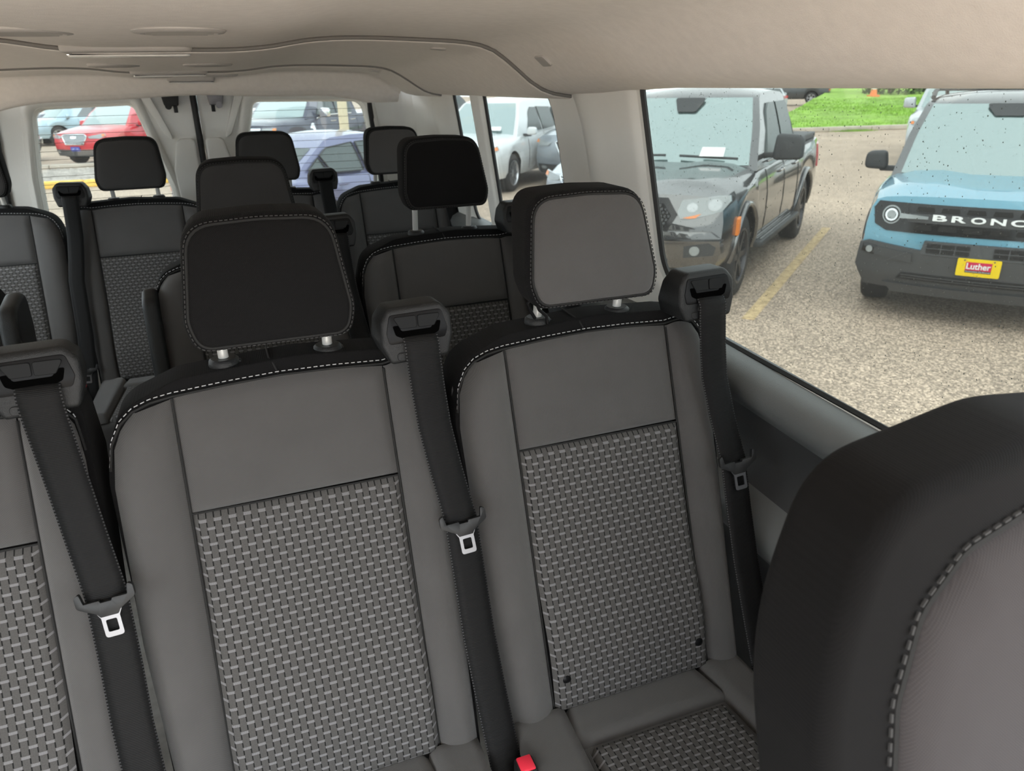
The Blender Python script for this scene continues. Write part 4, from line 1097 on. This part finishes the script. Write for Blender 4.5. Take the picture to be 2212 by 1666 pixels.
        for sd in (1, -1):
            mw = k.get('mw', .25); mh = k.get('mh', .17)
            mo = fillet([(0.02, -mh * .5, .05), (mw, -mh * .45, .05), (mw, mh * .5, .07), (0.05, mh * .55, .05)], 4)
            bx_ = s.W - .02
            mr = prism('mirror', mo, lambda p, kk: Vector(((bx_ + p[0]) * sd, -mq + (.09 if kk == 0 else -.05), mz + .06 + p[1])), k.get('mpaint', k['paint']), o, bevel=.03, seg=3)
            box('mirror_arm', (min((bx_ - .12) * sd, (bx_ + .1) * sd), -mq - .04, mz - .04), (max((bx_ - .12) * sd, (bx_ + .1) * sd), -mq + .04, mz + .01), 'car_plastic', mr, bevel=.01)
        for q in k.get('doors', ()):
            for sd in (1, -1):
                zs_ = interp(k['zs'], q)
                tube('door_gap', [s.body_pt(q, z, sd, .001) for z in [lerp(k['zb'] + .08, zs_ - .01, t / 8) for t in range(9)]], .005, 'underbody', o, n=5)
        for q in k.get('handles', ()):
            for sd in (1, -1):
                p0, p1 = s.body_pt(q, k['hz'], sd, .015), s.body_pt(q + .2, k['hz'] + .01, sd, .015)
                tube('door_handle', [p0 - Vector((.02 * sd, 0, 0)), p0, p1, p1 - Vector((.02 * sd, 0, 0))], .014, k.get('hpaint', k['paint']), o, n=6)
    def text(s, name, txt, x, z, h, wx, m, parent=None, off=.012, ext=.004, bold=.0, rear=False):
        cu = bpy.data.curves.new(name, 'FONT'); cu.body = txt; cu.align_x = 'CENTER'; cu.align_y = 'CENTER'; cu.size = 1; cu.extrude = .02; cu.offset = bold
        t = bpy.data.objects.new(name, cu); C.objects.link(t)
        me = bpy.data.meshes.new_from_object(t); bpy.data.objects.remove(t); bpy.data.curves.remove(cu)
        xs = [v.co.x for v in me.vertices]; ys = [v.co.y for v in me.vertices]; cx_, cy_ = (max(xs) + min(xs)) / 2, (max(ys) + min(ys)) / 2
        for v in me.vertices:
            a = -(v.co.x - cx_) / (max(xs) - min(xs)) * wx; b = (v.co.y - cy_) / (max(ys) - min(ys)) * h
            f = s.front_pt(x + a, z + b, off + (ext if v.co.z > 0 else 0)); v.co = f
        return link(name, me, m, parent or s.o)
FACE_SUV = [(.2, .10), (.45, .02), (.6, .0), (.8, .03), (1.0, .09), (1.3, .2)]
def pickup_spec(sc=1.0, **kw):
    z = lambda v: v * sc
    d = dict(L=5.35 * sc, W=.93 * sc, zb=.40, zbf=.36, r=.385 * sc, rim=.25 * sc, arch=.47 * sc, axles=(.93 * sc, 4.15 * sc),
             face=[(.3, .10), (.45, .02), (.65, .0), (.8, .04), (1.0, .10), (1.2, .2)],
             zs=[(0, .98 * sc), (.4, 1.02 * sc), (1.5 * sc, 1.10 * sc), (3.6 * sc, 1.14 * sc), (3.62 * sc, 1.15 * sc), (5.35 * sc, 1.17 * sc)],
             zt=[(0, 1.03 * sc), (.25, 1.09 * sc), (.8, 1.14 * sc), (1.5 * sc, 1.19 * sc), (1.7 * sc, 1.18 * sc), (3.6 * sc, 1.16 * sc), (5.2 * sc, 1.18 * sc), (5.35 * sc, 1.17 * sc)],
             cab=dict(a=1.42 * sc, b=2.12 * sc, c=3.40 * sc, d=3.62 * sc, zb=1.14 * sc, zr=1.80 * sc, wb=.875 * sc, wr=.68 * sc),
             windows=[[(1.86 * sc, 1.19 * sc), (2.62 * sc, 1.19 * sc), (2.62 * sc, 1.70 * sc), (2.34 * sc, 1.70 * sc), (2.18 * sc, 1.63 * sc)], [(2.70 * sc, 1.19 * sc), (3.36 * sc, 1.20 * sc), (3.28 * sc, 1.66 * sc), (3.2 * sc, 1.70 * sc), (2.70 * sc, 1.70 * sc)]],
             doors=(1.78 * sc, 2.66 * sc, 3.5 * sc), handles=(2.38 * sc, 3.22 * sc), hz=1.02 * sc, mirror=(1.98 * sc, 1.18 * sc), mh=.22 * sc, mw=.27 * sc)
    d.update(kw); return d
def suv_spec(**kw):
    d = dict(L=4.70, W=.925, zb=.30, zbf=.26, r=.355, arch=.42, axles=(.93, 3.72), face=FACE_SUV,
             zs=[(0, .84), (.4, .90), (1.3, 1.0), (3.6, 1.05), (4.7, 1.04)], zt=[(0, .90), (.3, .98), (.9, 1.05), (1.4, 1.10), (1.6, 1.08), (4.3, 1.08), (4.7, 1.05)],
             cab=dict(a=1.22, b=2.02, c=4.05, d=4.62, zb=1.02, zr=1.66, wb=.86, wr=.62),
             windows=[[(1.86, 1.08), (2.68, 1.07), (2.68, 1.52), (2.42, 1.53), (2.20, 1.43)], [(2.78, 1.07), (3.55, 1.10), (3.55, 1.50), (2.78, 1.53)], [(3.64, 1.11), (4.18, 1.22), (3.95, 1.44), (3.64, 1.49)]],
             doors=(1.75, 2.73, 3.60), handles=(2.45, 3.35), hz=.90, mh=.15, mw=.22)
    d.update(kw); return d
def sedan_spec(**kw):
    d = dict(L=4.85, W=.925, zb=.24, zbf=.22, r=.335, arch=.40, axles=(.95, 3.80), face=[(.2, .08), (.45, .0), (.6, .02), (.8, .12), (1, .3)],
             zs=[(0, .66), (.4, .74), (1.4, .86), (3.6, .94), (4.85, .92)], zt=[(0, .70), (.3, .78), (1.0, .90), (1.45, .95), (1.6, .93), (4.2, 1.0), (4.7, 1.02), (4.85, .96)],
             cab=dict(a=1.35, b=2.18, c=3.30, d=4.28, zb=.90, zr=1.44, wb=.84, wr=.58),
             windows=[[(2.00, .97), (2.74, .96), (2.74, 1.35), (2.50, 1.35), (2.28, 1.26)], [(2.82, .96), (3.45, .99), (3.55, 1.22), (3.36, 1.31), (2.82, 1.35)], [(3.52, 1.0), (3.86, 1.06), (3.60, 1.20)]],
             doors=(1.88, 2.78, 3.62), handles=(2.48, 3.25), hz=.82, mh=.14, mw=.20)
    d.update(kw); return d
CP = Vector((-.77, -.637))
mat('reflector', (.42, .44, .45), .25, metal=.6)
# --- black pickup truck
def make_ranger():
    c = Car('pickup_truck', 'black crew cab pickup facing the van, beside the light blue SUV', (3.36, 6.12), CP, **pickup_spec(paint='paint_black', style='dark', flare='paint_black', ridge=.022, hpaint='paint_black', mpaint='car_plastic', rearglass=False, mirror=(1.86, 1.24), mw=.32, mh=.24))
    o = c.o
    g = c.front('grille', [(-.50, .86), (-.40, 1.00), (.40, 1.00), (.50, .86), (.40, .68), (-.40, .68)], 'car_gloss', .012, .05, bevel=.01)[0]
    c.front('grille_mesh', [(-.45, .855), (-.37, .955), (.37, .955), (.45, .855), (.37, .72), (-.37, .72)], 'underbody', .016, .02, parent=g)
    for i in range(26):
        for j in range(8):
            x = -.43 + .0345 * i + (.017 if j % 2 else 0); z = .735 + .029 * j
            if abs(x) < .44 - abs(z - .85) * .7: 
                c.front('grille_cell', [(x - .012, z), (x - .006, z + .011), (x + .006, z + .011), (x + .012, z), (x + .006, z - .011), (x - .006, z - .011)], 'car_plastic', .022, .01, parent=g)
    for h in c.front('headlamp', [(.50, .89), (.53, .985), (.70, 1.005), (.90, 1.02), (.915, .97), (.86, .89), (.62, .83), (.53, .83)], 'lamp_clear', .014, .05, mirror=True, bevel=.008):
        sg = 1 if h.data.vertices[0].co.x > 0 else -1
        for (x, z, r) in ((.62, .925, .046), (.80, .945, .058)):
            c.front('reflector', [((x + r * math.cos(a * PI / 8)) * sg, z + r * .85 * math.sin(a * PI / 8)) for a in range(16)], 'reflector', .018, .01, parent=h)
        c.front('turn_signal', [(.55 * sg, .84), (.70 * sg, .875), (.66 * sg, .84), (.60 * sg, .835)], 'lamp_amber', .019, .012, parent=h)
    c.front('bumper', [(-.88, .67), (-.80, .73), (.80, .73), (.88, .67), (.90, .54), (.80, .50), (-.80, .50), (-.90, .54)], 'paint_black', .05, .12, bevel=.02)
    c.front('bumper_lip', [(-.91, .655), (-.91, .672), (.91, .672), (.91, .655)], 'car_gloss', .058, .02)
    c.front('lower_grille', [(-.45, .47), (.45, .47), (.40, .37), (-.40, .37)], 'car_plastic', .03, .05, bevel=.01)
    for f in c.front('fog_bezel', [(.60, .51), (.84, .53), (.86, .60), (.80, .64), (.60, .61)], 'car_plastic', .056, .03, mirror=True, bevel=.006):
        sg = 1 if f.data.vertices[0].co.x > 0 else -1
        c.front('fog_lamp', [((.69 + .042 * math.cos(a * PI / 8)) * sg, .572 + .042 * math.sin(a * PI / 8)) for a in range(16)], 'lamp_clear', .064, .02, parent=f)
    for sd in (1, -1):
        m_ = c.side('side_marker', [(.44, .64), (.50, .66), (.50, .80), (.45, .78)], 'lamp_amber', (sd,), .030, .03, cab=False)
        st = box('running_board', (min(.80 * sd, .98 * sd), -3.62, .36), (max(.80 * sd, .98 * sd), -1.50, .42), 'car_plastic', o, bevel=.015)
        for k in range(3): box('tread', (min((.85 + .04 * k) * sd, (.87 + .04 * k) * sd), -3.5, .42), (max((.85 + .04 * k) * sd, (.87 + .04 * k) * sd), -1.62, .428), 'car_gloss', st)
        for q in (1.8, 3.3): box('bracket', (min(.6 * sd, .82 * sd), -q - .05, .34), (max(.6 * sd, .82 * sd), -q + .05, .39), 'underbody', st)
        c.side('tail_lamp', [(5.08, .82), (5.34, .80), (5.35, 1.12), (5.14, 1.10)], 'lamp_red', (sd,), .016, .05, cab=False)
        tube('belt_trim', [Vector(((c.cab_x(1.165) + .01) * sd, -q, 1.165)) for q in (1.84, 2.4, 3.0, 3.4)], .010, 'car_gloss', o, n=6)
    prism('bed_cover', [(-.78, 3.66), (.78, 3.66), (.80, 5.28), (-.80, 5.28)], lambda p, k: Vector((p[0], -p[1], 1.245 if k == 0 else 1.17)), 'car_plastic', o, bevel=.015)
    p0 = c.o; ws = [Vector((-.62 + .3 * i / 6 * 2, -1.36 + .04 * math.sin(PI * i / 6), 1.215)) for i in range(7)]
    tube('wiper', [Vector((x, -1.37 + .05, 1.222 + .02 * (1 - abs(x)))) for x in (.05, .25, .45, .62)], .012, 'car_plastic', o, n=6)
    tube('wiper', [Vector((x, -1.37 + .05, 1.222 + .02 * (1 - abs(x)))) for x in (-.70, -.50, -.30, -.10)], .012, 'car_plastic', o, n=6)
    prism('paper_tag', [(-.32, 1.245), (-.56, 1.245), (-.555, 1.325), (-.325, 1.325)], lambda p, k: Vector((p[0], -1.335 - (p[1] - 1.2) * 1.05 + (.05 if k == 0 else .045) + .08 * (1 - (p[0] / .875) ** 2), p[1])), 'paper', o)
    prism('sensor_housing', fillet([(-.17, 1.76, .02), (.17, 1.76, .02), (.10, 1.63, .03), (-.10, 1.63, .03)], 4), lambda p, k: Vector((p[0], -1.42 - (p[1] - 1.14) / .66 * .70 + .155 + (.012 if k == 0 else 0), p[1])), 'car_plastic', o)
    c.o.scale = (1, 1, 1.045)
    return c
make_ranger()
# --- light blue compact SUV with lettering on its grille
def make_bronco():
    k = suv_spec(L=4.39, W=.945, zb=.36, zbf=.30, r=.365, arch=.43, axles=(.86, 3.53), paint='paint_blue', cabpaint='paint_black', flare='car_plastic', mpaint='car_plastic', cf=.16, tf=.035, ridge=.025,
                 face=[(.2, .12), (.4, .02), (.6, .0), (.75, .03), (.9, .05), (1.05, .09), (1.3, .25)],
                 zs=[(0, .99), (.4, 1.03), (1.2, 1.07), (3.6, 1.09), (4.39, 1.08)], zt=[(0, 1.045), (.2, 1.09), (.8, 1.12), (1.25, 1.15), (1.4, 1.14), (4.39, 1.1)],
                 cab=dict(a=1.12, b=1.72, c=4.05, d=4.3, zb=1.10, zr=1.735, wb=.87, wr=.70),
                 windows=[[(1.66, 1.14), (2.45, 1.14), (2.45, 1.60), (2.02, 1.60), (1.90, 1.54)], [(2.53, 1.14), (3.2, 1.14), (3.2, 1.60), (2.53, 1.60)], [(3.3, 1.16), (3.95, 1.2), (3.9, 1.56), (3.3, 1.60)]],
                 mirror=(1.60, 1.12), mw=.24, mh=.17, doors=(1.6, 2.5, 3.3))
    c = Car('compact_suv', 'light blue boxy SUV with black bumper and a yellow plate', (5.68, 4.27), (-.79, -.613), **k); o = c.o
    g = c.front('grille', [(-.83, .985), (.83, .985), (.865, .93), (.84, .80), (.74, .755), (-.74, .755), (-.84, .80), (-.865, .93)], 'car_gloss', .012, .05, bevel=.012)[0]
    c.front('grille_band', [(-.58, .910), (.58, .910), (.58, .842), (-.58, .842)], 'car_plastic', .022, .02, parent=g, bevel=.004)
    for x in [-.46 + .184 * i for i in range(6)]:
        for z0, z1 in ((.925, .962), (.785, .825)):
            c.front('grille_slot', [(x - .07, z0 + .005), (x - .06, z1), (x + .06, z1), (x + .07, z0 + .005), (x + .06, z0), (x - .06, z0)], 'underbody', .020, .015, parent=g)
    for h in c.front('headlamp', [(.585, .915), (.60, .955), (.80, .955), (.84, .915), (.825, .81), (.64, .80)], 'car_gloss', .022, .03, mirror=True, bevel=.01):
        sg = 1 if h.data.vertices[0].co.x > 0 else -1
        cx_, cz_ = .715 * sg, .887
        for r, m_, of in ((.074, 'lamp_clear', .030), (.062, 'car_gloss', .034), (.050, 'lamp_chrome', .037), (.036, 'lamp_clear', .041)):
            c.front('lamp_ring', [(cx_ + r * math.cos(a * PI / 12), cz_ + r * math.sin(a * PI / 12)) for a in range(24)], m_, of, .012, parent=h)
        c.front('light_bar', [(.43 * sg, .872), (.43 * sg, .894), (.64 * sg, .905), (.655 * sg, .865)], 'lamp_clear', .036, .016, parent=h, bevel=.003)
    for i, ch in enumerate('BRONCO'):
        wl2 = .108
        c.text('grille_letter', ch, .345 - .138 * i, .889, .048, .106, 'letter_white', g, .026, .006, .03)
    c.front('bumper', [(-.93, .64), (-.86, .665), (-.42, .625), (.42, .625), (.86, .665), (.93, .64), (.95, .45), (.86, .28), (-.86, .28), (-.95, .45)], 'car_plastic', .030, .12, bevel=.02)
    u = c.front('upper_intake', fillet([(-.425, .705, .01), (.425, .705, .01), (.445, .60, .01), (-.445, .60, .01)], 3), 'car_plastic', .036, .06, bevel=.008)[0]
    for a, b in ((-.40, -.085), (.085, .40)):
        c.front('intake_mesh', [(a, .69), (b, .69), (b, .618), (a, .618)], 'underbody', .042, .02, parent=u)
        c.front('mesh_bar', [(a, .657), (b, .657), (b, .651), (a, .651)], 'car_plastic', .046, .02, parent=u)
        for t in (.33, .66): 
            xx = lerp(a, b, t); c.front('mesh_bar', [(xx - .004, .69), (xx + .004, .69), (xx + .004, .618), (xx - .004, .618)], 'car_plastic', .046, .02, parent=u)
    c.front('lower_intake', [(-.56, .435), (.56, .435), (.60, .375), (-.60, .375)], 'underbody', .036, .03)
    for z in (.395, .415): c.front('intake_bar', [(-.56, z - .004), (.56, z - .004), (.56, z + .004), (-.56, z + .004)], 'car_plastic', .042, .02)
    c.front('skid_lip', [(-.70, .33), (.70, .33), (.62, .25), (-.62, .25)], 'car_plastic', .055, .08, bevel=.02)
    c.front('corner_pad', [(.50, .60), (.80, .625), (.82, .555), (.50, .52)], 'car_plastic', .042, .04, mirror=True, bevel=.01)
    for f in c.front('fog_bezel', [(.78, .63), (.90, .64), (.91, .57), (.80, .55)], 'car_gloss', .044, .03, mirror=True, bevel=.006):
        sg = 1 if f.data.vertices[0].co.x > 0 else -1
        c.front('fog_lamp', [((.845 + .028 * math.cos(a * PI / 8)) * sg, .595 + .028 * math.sin(a * PI / 8)) for a in range(16)], 'lamp_clear', .054, .02, parent=f)
    c.side('side_marker', [(.33, .60), (.42, .60), (.42, .65), (.33, .65)], 'lamp_amber', (1, -1), .012, .02, cab=False)
    # dealer plate
    pl = c.front('dealer_plate', fillet([(-.155, .605, .012), (.155, .605, .012), (.155, .465, .012), (-.155, .465, .012)], 4), 'plate_yellow', .055, .012, bevel=.002)[0]
    c.front('plate_panel', [(-.092, .580), (.092, .580), (.092, .498), (-.092, .498)], 'plate_red', .0575, .004, parent=pl)
    c.front('plate_panel', [(-.092, .514), (.092, .514), (.092, .496), (-.092, .496)], 'plate_black', .0582, .004, parent=pl)
    c.text('plate_lettering', 'Luther', 0, .549, .050, .172, 'letter_white', pl, .0590, .001, .02)
    c.text('plate_lettering', 'Automobile Dealerships', 0, .505, .0125, .178, 'letter_white', pl, .0592, .001, .0)
    for x in (-.105, .105): c.front('plate_bolt', [(x + .006 * math.cos(a * PI / 4), .593 + .006 * math.sin(a * PI / 4)) for a in range(8)], 'latch_metal', .059, .006, parent=pl)
    for sd in (1, -1):
        tube('roof_rail', [Vector((.665 * sd, -q, z)) for q, z in ((1.78, 1.745), (1.95, 1.80), (2.3, 1.815), (3.6, 1.81), (3.9, 1.79), (4.0, 1.74))], .022, 'car_plastic', o, n=8)
    for q in (2.2, 3.0, 3.6): box('crossbar', (-.66, -q - .03, 1.795), (.66, -q + .03, 1.82), 'car_plastic', o, bevel=.008)
    prism('sensor_housing', fillet([(-.20, 1.70, .02), (.20, 1.70, .02), (.11, 1.60, .03), (-.11, 1.60, .03)], 4), lambda p, k: Vector((p[0], -1.12 - (p[1] - 1.10) / .635 * .60 + .14 + (.012 if k == 0 else 0), p[1])), 'car_plastic', o)
    c.o.scale = (1, 1, 1.04)
    return c
make_bronco()
def suv_face(c, grille='chrome_bar', hl=(.52, .90), z=.78, lampm='lamp_clear'):
    g = c.front('grille', [(-.42, z + .06), (-.34, z + .11), (.34, z + .11), (.42, z + .06), (.30, z - .16), (-.30, z - .16)], 'car_gloss', .012, .04, bevel=.008)[0]
    for kk in range(6):
        zz = z - .12 + .036 * kk; w = .30 + (zz - z + .16) * .5
        c.front('grille_bar', [(-w, zz), (w, zz), (w, zz + .012), (-w, zz + .012)], 'lamp_chrome' if grille != 'dark' else 'rim_dark', .022, .02, parent=g)
    tube('grille_rim', [c.front_pt(a, b, .016) for a, b in c.dens([(-.42, z + .06), (-.34, z + .11), (.34, z + .11), (.42, z + .06), (.30, z - .16), (-.30, z - .16)], .08)], .016, 'lamp_chrome', g, n=6, closed=True)
    for h in c.front('headlamp', [(hl[0], z + .0), (hl[0] - .06, z + .05), (hl[1] - .05, z + .13), (hl[1] - .02, z + .06), (hl[1] - .14, z - .01)], lampm, .014, .04, mirror=True, bevel=.006):
        sg = 1 if h.data.vertices[0].co.x > 0 else -1
        c.front('turn_signal', [((hl[1] - .10) * sg, z + .105), ((hl[1] - .045) * sg, z + .12), ((hl[1] - .02) * sg, z + .06), ((hl[1] - .09) * sg, z + .05)], 'lamp_amber', .02, .012, parent=h)
    c.front('lower_bumper', [(-.86, .46), (.86, .46), (.82, .28), (-.82, .28)], 'car_plastic', .022, .05, bevel=.01)
    for f in c.front('fog_lamp', [(.62, .40), (.66, .43), (.74, .43), (.78, .40), (.74, .365), (.66, .365)], 'lamp_clear', .030, .02, mirror=True): pass
    return g
# --- other parked cars
w1 = Car('white_suv', 'white SUV with chrome wheels seen through the second side window', (4.06, 14.1), (-.68, -.733), 'cars parked beyond the van', **suv_spec(paint='paint_white', style='ten', wtrim=None)); suv_face(w1)
prism('paper_tag', [(-.30, 1.13), (-.52, 1.13), (-.52, 1.20), (-.30, 1.20)], lambda p, k: Vector((p[0], -1.13 - (p[1] - 1.02) * 1.0 + (.05 if k == 0 else .045), p[1])), 'paper', w1.o)
t1 = Car('grey_suv', 'grey SUV nose with chrome edged grille between the white cars', (6.52, 13.9), (-.75, -.66), 'cars parked beyond the van', **suv_spec(paint='paint_grey', L=5.1, W=.97, r=.38, arch=.45, axles=(.98, 4.05),
    zs=[(0, .96), (.4, 1.0), (1.3, 1.08), (5.1, 1.1)], zt=[(0, 1.03), (.3, 1.1), (1.4, 1.18), (5.1, 1.15)], cab=dict(a=1.25, b=2.0, c=4.5, d=4.95, zb=1.1, zr=1.75, wb=.9, wr=.68), windows=[[(1.9, 1.15), (2.8, 1.15), (2.8, 1.6), (2.3, 1.58)], [(2.9, 1.15), (3.8, 1.15), (3.8, 1.58), (2.9, 1.6)]])); suv_face(t1, 'dark', (.60, .95), .82)
s1 = Car('silver_compact', 'silver compact car, only its front corner and headlamp show by the pillar', (5.08, 10.48), (-.77, -.637), 'cars parked beyond the van', **sedan_spec(paint='paint_silver', L=3.7, W=.78, axles=(.8, 3.1), cab=dict(a=1.1, b=1.85, c=2.9, d=3.5, zb=.88, zr=1.44, wb=.72, wr=.52),
    zs=[(0, .66), (.4, .76), (1.2, .86), (3.7, .92)], zt=[(0, .70), (.3, .80), (1.2, .93), (3.7, .98)], windows=[[(1.65, .95), (2.3, .95), (2.3, 1.33), (1.95, 1.25)], [(2.38, .95), (2.95, .97), (2.85, 1.3), (2.38, 1.34)]], doors=(1.5, 2.34))); suv_face(s1, 'chrome', (.46, .80), .60)
v1 = Car('violet_sedan', 'violet blue sedan seen from behind through the right rear window', (3.5, 13.4), (.77, .638), 'cars parked beyond the van', **sedan_spec(paint='paint_violet', wtrim='car_gloss'))
v1.o.scale = (1, 1, .955)
v1.rear('tail_lamp', [(.50, .80), (.86, .82), (.88, .92), (.52, .90)], 'lamp_red', mirror=True); v1.rear('plate', [(-.16, .60), (.16, .60), (.16, .72), (-.16, .72)], 'paper')
f1 = Car('navy_pickup', 'dark navy pickup with chrome front behind the violet sedan', (.45, 20.9), (-.70, -.714), 'cars parked beyond the van', **pickup_spec(1.09, paint='paint_navy', style='six', hpaint='lamp_chrome', mpaint='lamp_chrome'))
gf = f1.front('grille', [(-.62, 1.05), (.62, 1.05), (.60, .76), (-.60, .76)], 'lamp_chrome', .02, .05, bevel=.01)[0]
for zz in (.80, .88, .96): f1.front('grille_bar', [(-.55, zz), (.55, zz), (.55, zz + .04), (-.55, zz + .04)], 'car_gloss', .028, .02, parent=gf)
for h in f1.front('headlamp', [(.66, 1.05), (.97, 1.06), (.97, .80), (.66, .82)], 'lamp_clear', .02, .05, mirror=True):
    sg = 1 if h.data.vertices[0].co.x > 0 else -1; f1.front('turn_signal', [(.91 * sg, 1.05), (.98 * sg, 1.05), (.98 * sg, .85), (.91 * sg, .85)], 'lamp_amber', .028, .02, parent=h)
f1.front('bumper', [(-.98, .72), (.98, .72), (.98, .52), (-.98, .52)], 'lamp_chrome', .07, .1, bevel=.02)
f1.side('fender_vent', [(1.62, .98), (1.72, 1.10), (1.80, 1.10), (1.86, .86), (1.80, .84), (1.72, .96)], 'lamp_chrome', (1, -1), .014, .02, cab=False)
for sd in (1, -1): tube('belt_trim', [Vector(((f1.cab_x(1.29) + .012) * sd, -q, z)) for q, z in ((2.0, 1.20), (2.2, 1.27), (2.8, 1.28), (3.6, 1.28))], .014, 'lamp_chrome', f1.o, n=6)
e1_ = Car('red_suv', 'red SUV with silver grille and small blue plate behind the gravel strip', (-3.85, 24.95), (-.57, -.82), 'cars parked beyond the van', **suv_spec(paint='paint_red', wtrim='lamp_chrome')); ge = suv_face(e1_, 'chrome', (.50, .90), .76)
eb = e1_.front('dealer_plate', [(-.15, .54), (.15, .54), (.15, .42), (-.15, .42)], 'plate_blue', .034, .02)[0]
for x, w in ((-.07, .05), (.06, .07)): e1_.front('plate_mark', [(x - w / 2, .49), (x + w / 2, .49), (x + w / 2, .475), (x - w / 2, .475)], 'letter_white', .037, .004, parent=eb)
e1_.front('emblem', [(.11 * math.cos(a * PI / 10), .79 + .045 * math.sin(a * PI / 10)) for a in range(20)], 'lamp_chrome', .03, .02, parent=ge)
m1 = Car('light_blue_minivan', 'pale blue minivan parked far back in the left rear window', (-7.1, 35.4), (-.90, -.43), 'cars parked beyond the van', **suv_spec(paint='paint_lightblue', L=4.95, W=.97, axles=(.95, 3.95), cab=dict(a=.95, b=1.9, c=4.5, d=4.9, zb=1.0, zr=1.72, wb=.9, wr=.68),
    windows=[[(1.75, 1.06), (2.7, 1.05), (2.7, 1.58), (2.25, 1.57)], [(2.8, 1.05), (3.7, 1.05), (3.7, 1.57), (2.8, 1.58)], [(3.8, 1.06), (4.5, 1.1), (4.4, 1.5), (3.8, 1.56)]])); suv_face(m1, 'dark', (.50, .92), .72)
w2 = Car('white_pickup', 'white truck hood showing between the pale blue minivan and the red SUV', (-4.4, 30.4), (-.93, -.37), 'cars parked beyond the van', **pickup_spec(1.03, paint='paint_white')); suv_face(w2, 'dark', (.52, .92), .85)
r2 = Car('red_pickup', 'red vehicle nose with chrome bumper at the edge of the left rear window', (-5.30, 27.6), (.98, -.2), 'cars parked beyond the van', **pickup_spec(1.0, paint='paint_red')); suv_face(r2, 'chrome', (.52, .90), .85); r2.front('bumper', [(-.9, .66), (.9, .66), (.9, .48), (-.9, .48)], 'lamp_chrome', .06, .1, bevel=.02)
r3 = Car('red_sedan', 'red car far behind the white SUV in the second side window', (8.9, 28.0), (-.95, -.31), 'cars parked beyond the van', **suv_spec(paint='paint_red')); suv_face(r3, 'dark')
d3 = Car('dark_suv', 'dark SUV parked far behind the violet sedan', (6.0, 30.0), (-.8, -.6), 'cars parked beyond the van', **suv_spec(paint='paint_dark')); suv_face(d3, 'dark')
d4 = Car('slate_suv', 'slate coloured SUV far back above the minivan roof', (-8.5, 42.0), (-.9, -.43), 'cars parked beyond the van', **suv_spec(paint='paint_navy')); suv_face(d4, 'dark')
d5 = Car('grey_pickup', 'grey truck far back between the rear windows', (-2.5, 39.5), (-.9, -.43), 'cars parked beyond the van', **pickup_spec(1.1, paint='paint_dark')); suv_face(d5, 'dark', (.52, .92), .85)
s2 = Car('silver_sedan', 'silver sedan tail with red lamps by the lawn, above the black pickup', (32.6, 41.3), (.55, .83), 'cars parked beyond the van', **sedan_spec(paint='paint_silver'))
s2.rear('tail_lamp', [(.45, .80), (.86, .82), (.88, .95), (.48, .93)], 'lamp_red', mirror=True)
b2 = Car('dark_pickup', 'dark pickup with red tail lamp parked at the top of the lawn', (36.6, 48.3, .1), (-.75, .66), 'cars parked beyond the van', **pickup_spec(1.05, paint='paint_dark'))
b2.rear('tail_lamp', [(.72, .85), (.95, .85), (.95, 1.2), (.74, 1.2)], 'lamp_red', mirror=True)
b3 = Car('tall_silver_pickup', 'silver truck behind the light blue SUV, one mirror showing', (15.0, 12.5), (-.79, -.613), 'cars parked beyond the van', **pickup_spec(1.1, paint='paint_silver')); suv_face(b3, 'chrome', (.52, .95), .92)

# ------------------------------------------------------------------ rain specks on the wide side window
rnd = random.Random(5); V, F = [], []
def inside(y, z, lp):
    c = False; n = len(lp); j = n - 1
    for i in range(n):
        if (lp[i][1] > z) != (lp[j][1] > z) and y < (lp[j][0] - lp[i][0]) * (z - lp[i][1]) / (lp[j][1] - lp[i][1]) + lp[i][0]: c = not c
        j = i
    return c
for lp, n in ((WIN1, 5200), (WIN2, 900)):
    y0, y1 = min(p[0] for p in lp), max(p[0] for p in lp)
    for k in range(n):
        y, z = rnd.uniform(y0, y1), rnd.uniform(-.46, .0)
        if not inside(y, z, lp): continue
        r = .00025 + .0007 * rnd.random() ** 3; x = wall_x(z) + .0145; b = len(V)
        for q in range(6): V.append(W(x, y + r * math.cos(q * PI / 3), z + r * 1.15 * math.sin(q * PI / 3)))
        V.append(W(x + r * .7, y, z)); F += [(b + q, b + (q + 1) % 6, b + 6) for q in range(6)]
mat('water_drop', (.75, .75, .72), .1, coat=1.0)
dr = mesh('rain_drops', V, F, 'water_drop'); tag(dr, 'tiny dried rain drops on the outside of the side windows', 'rain drops', kind='stuff')
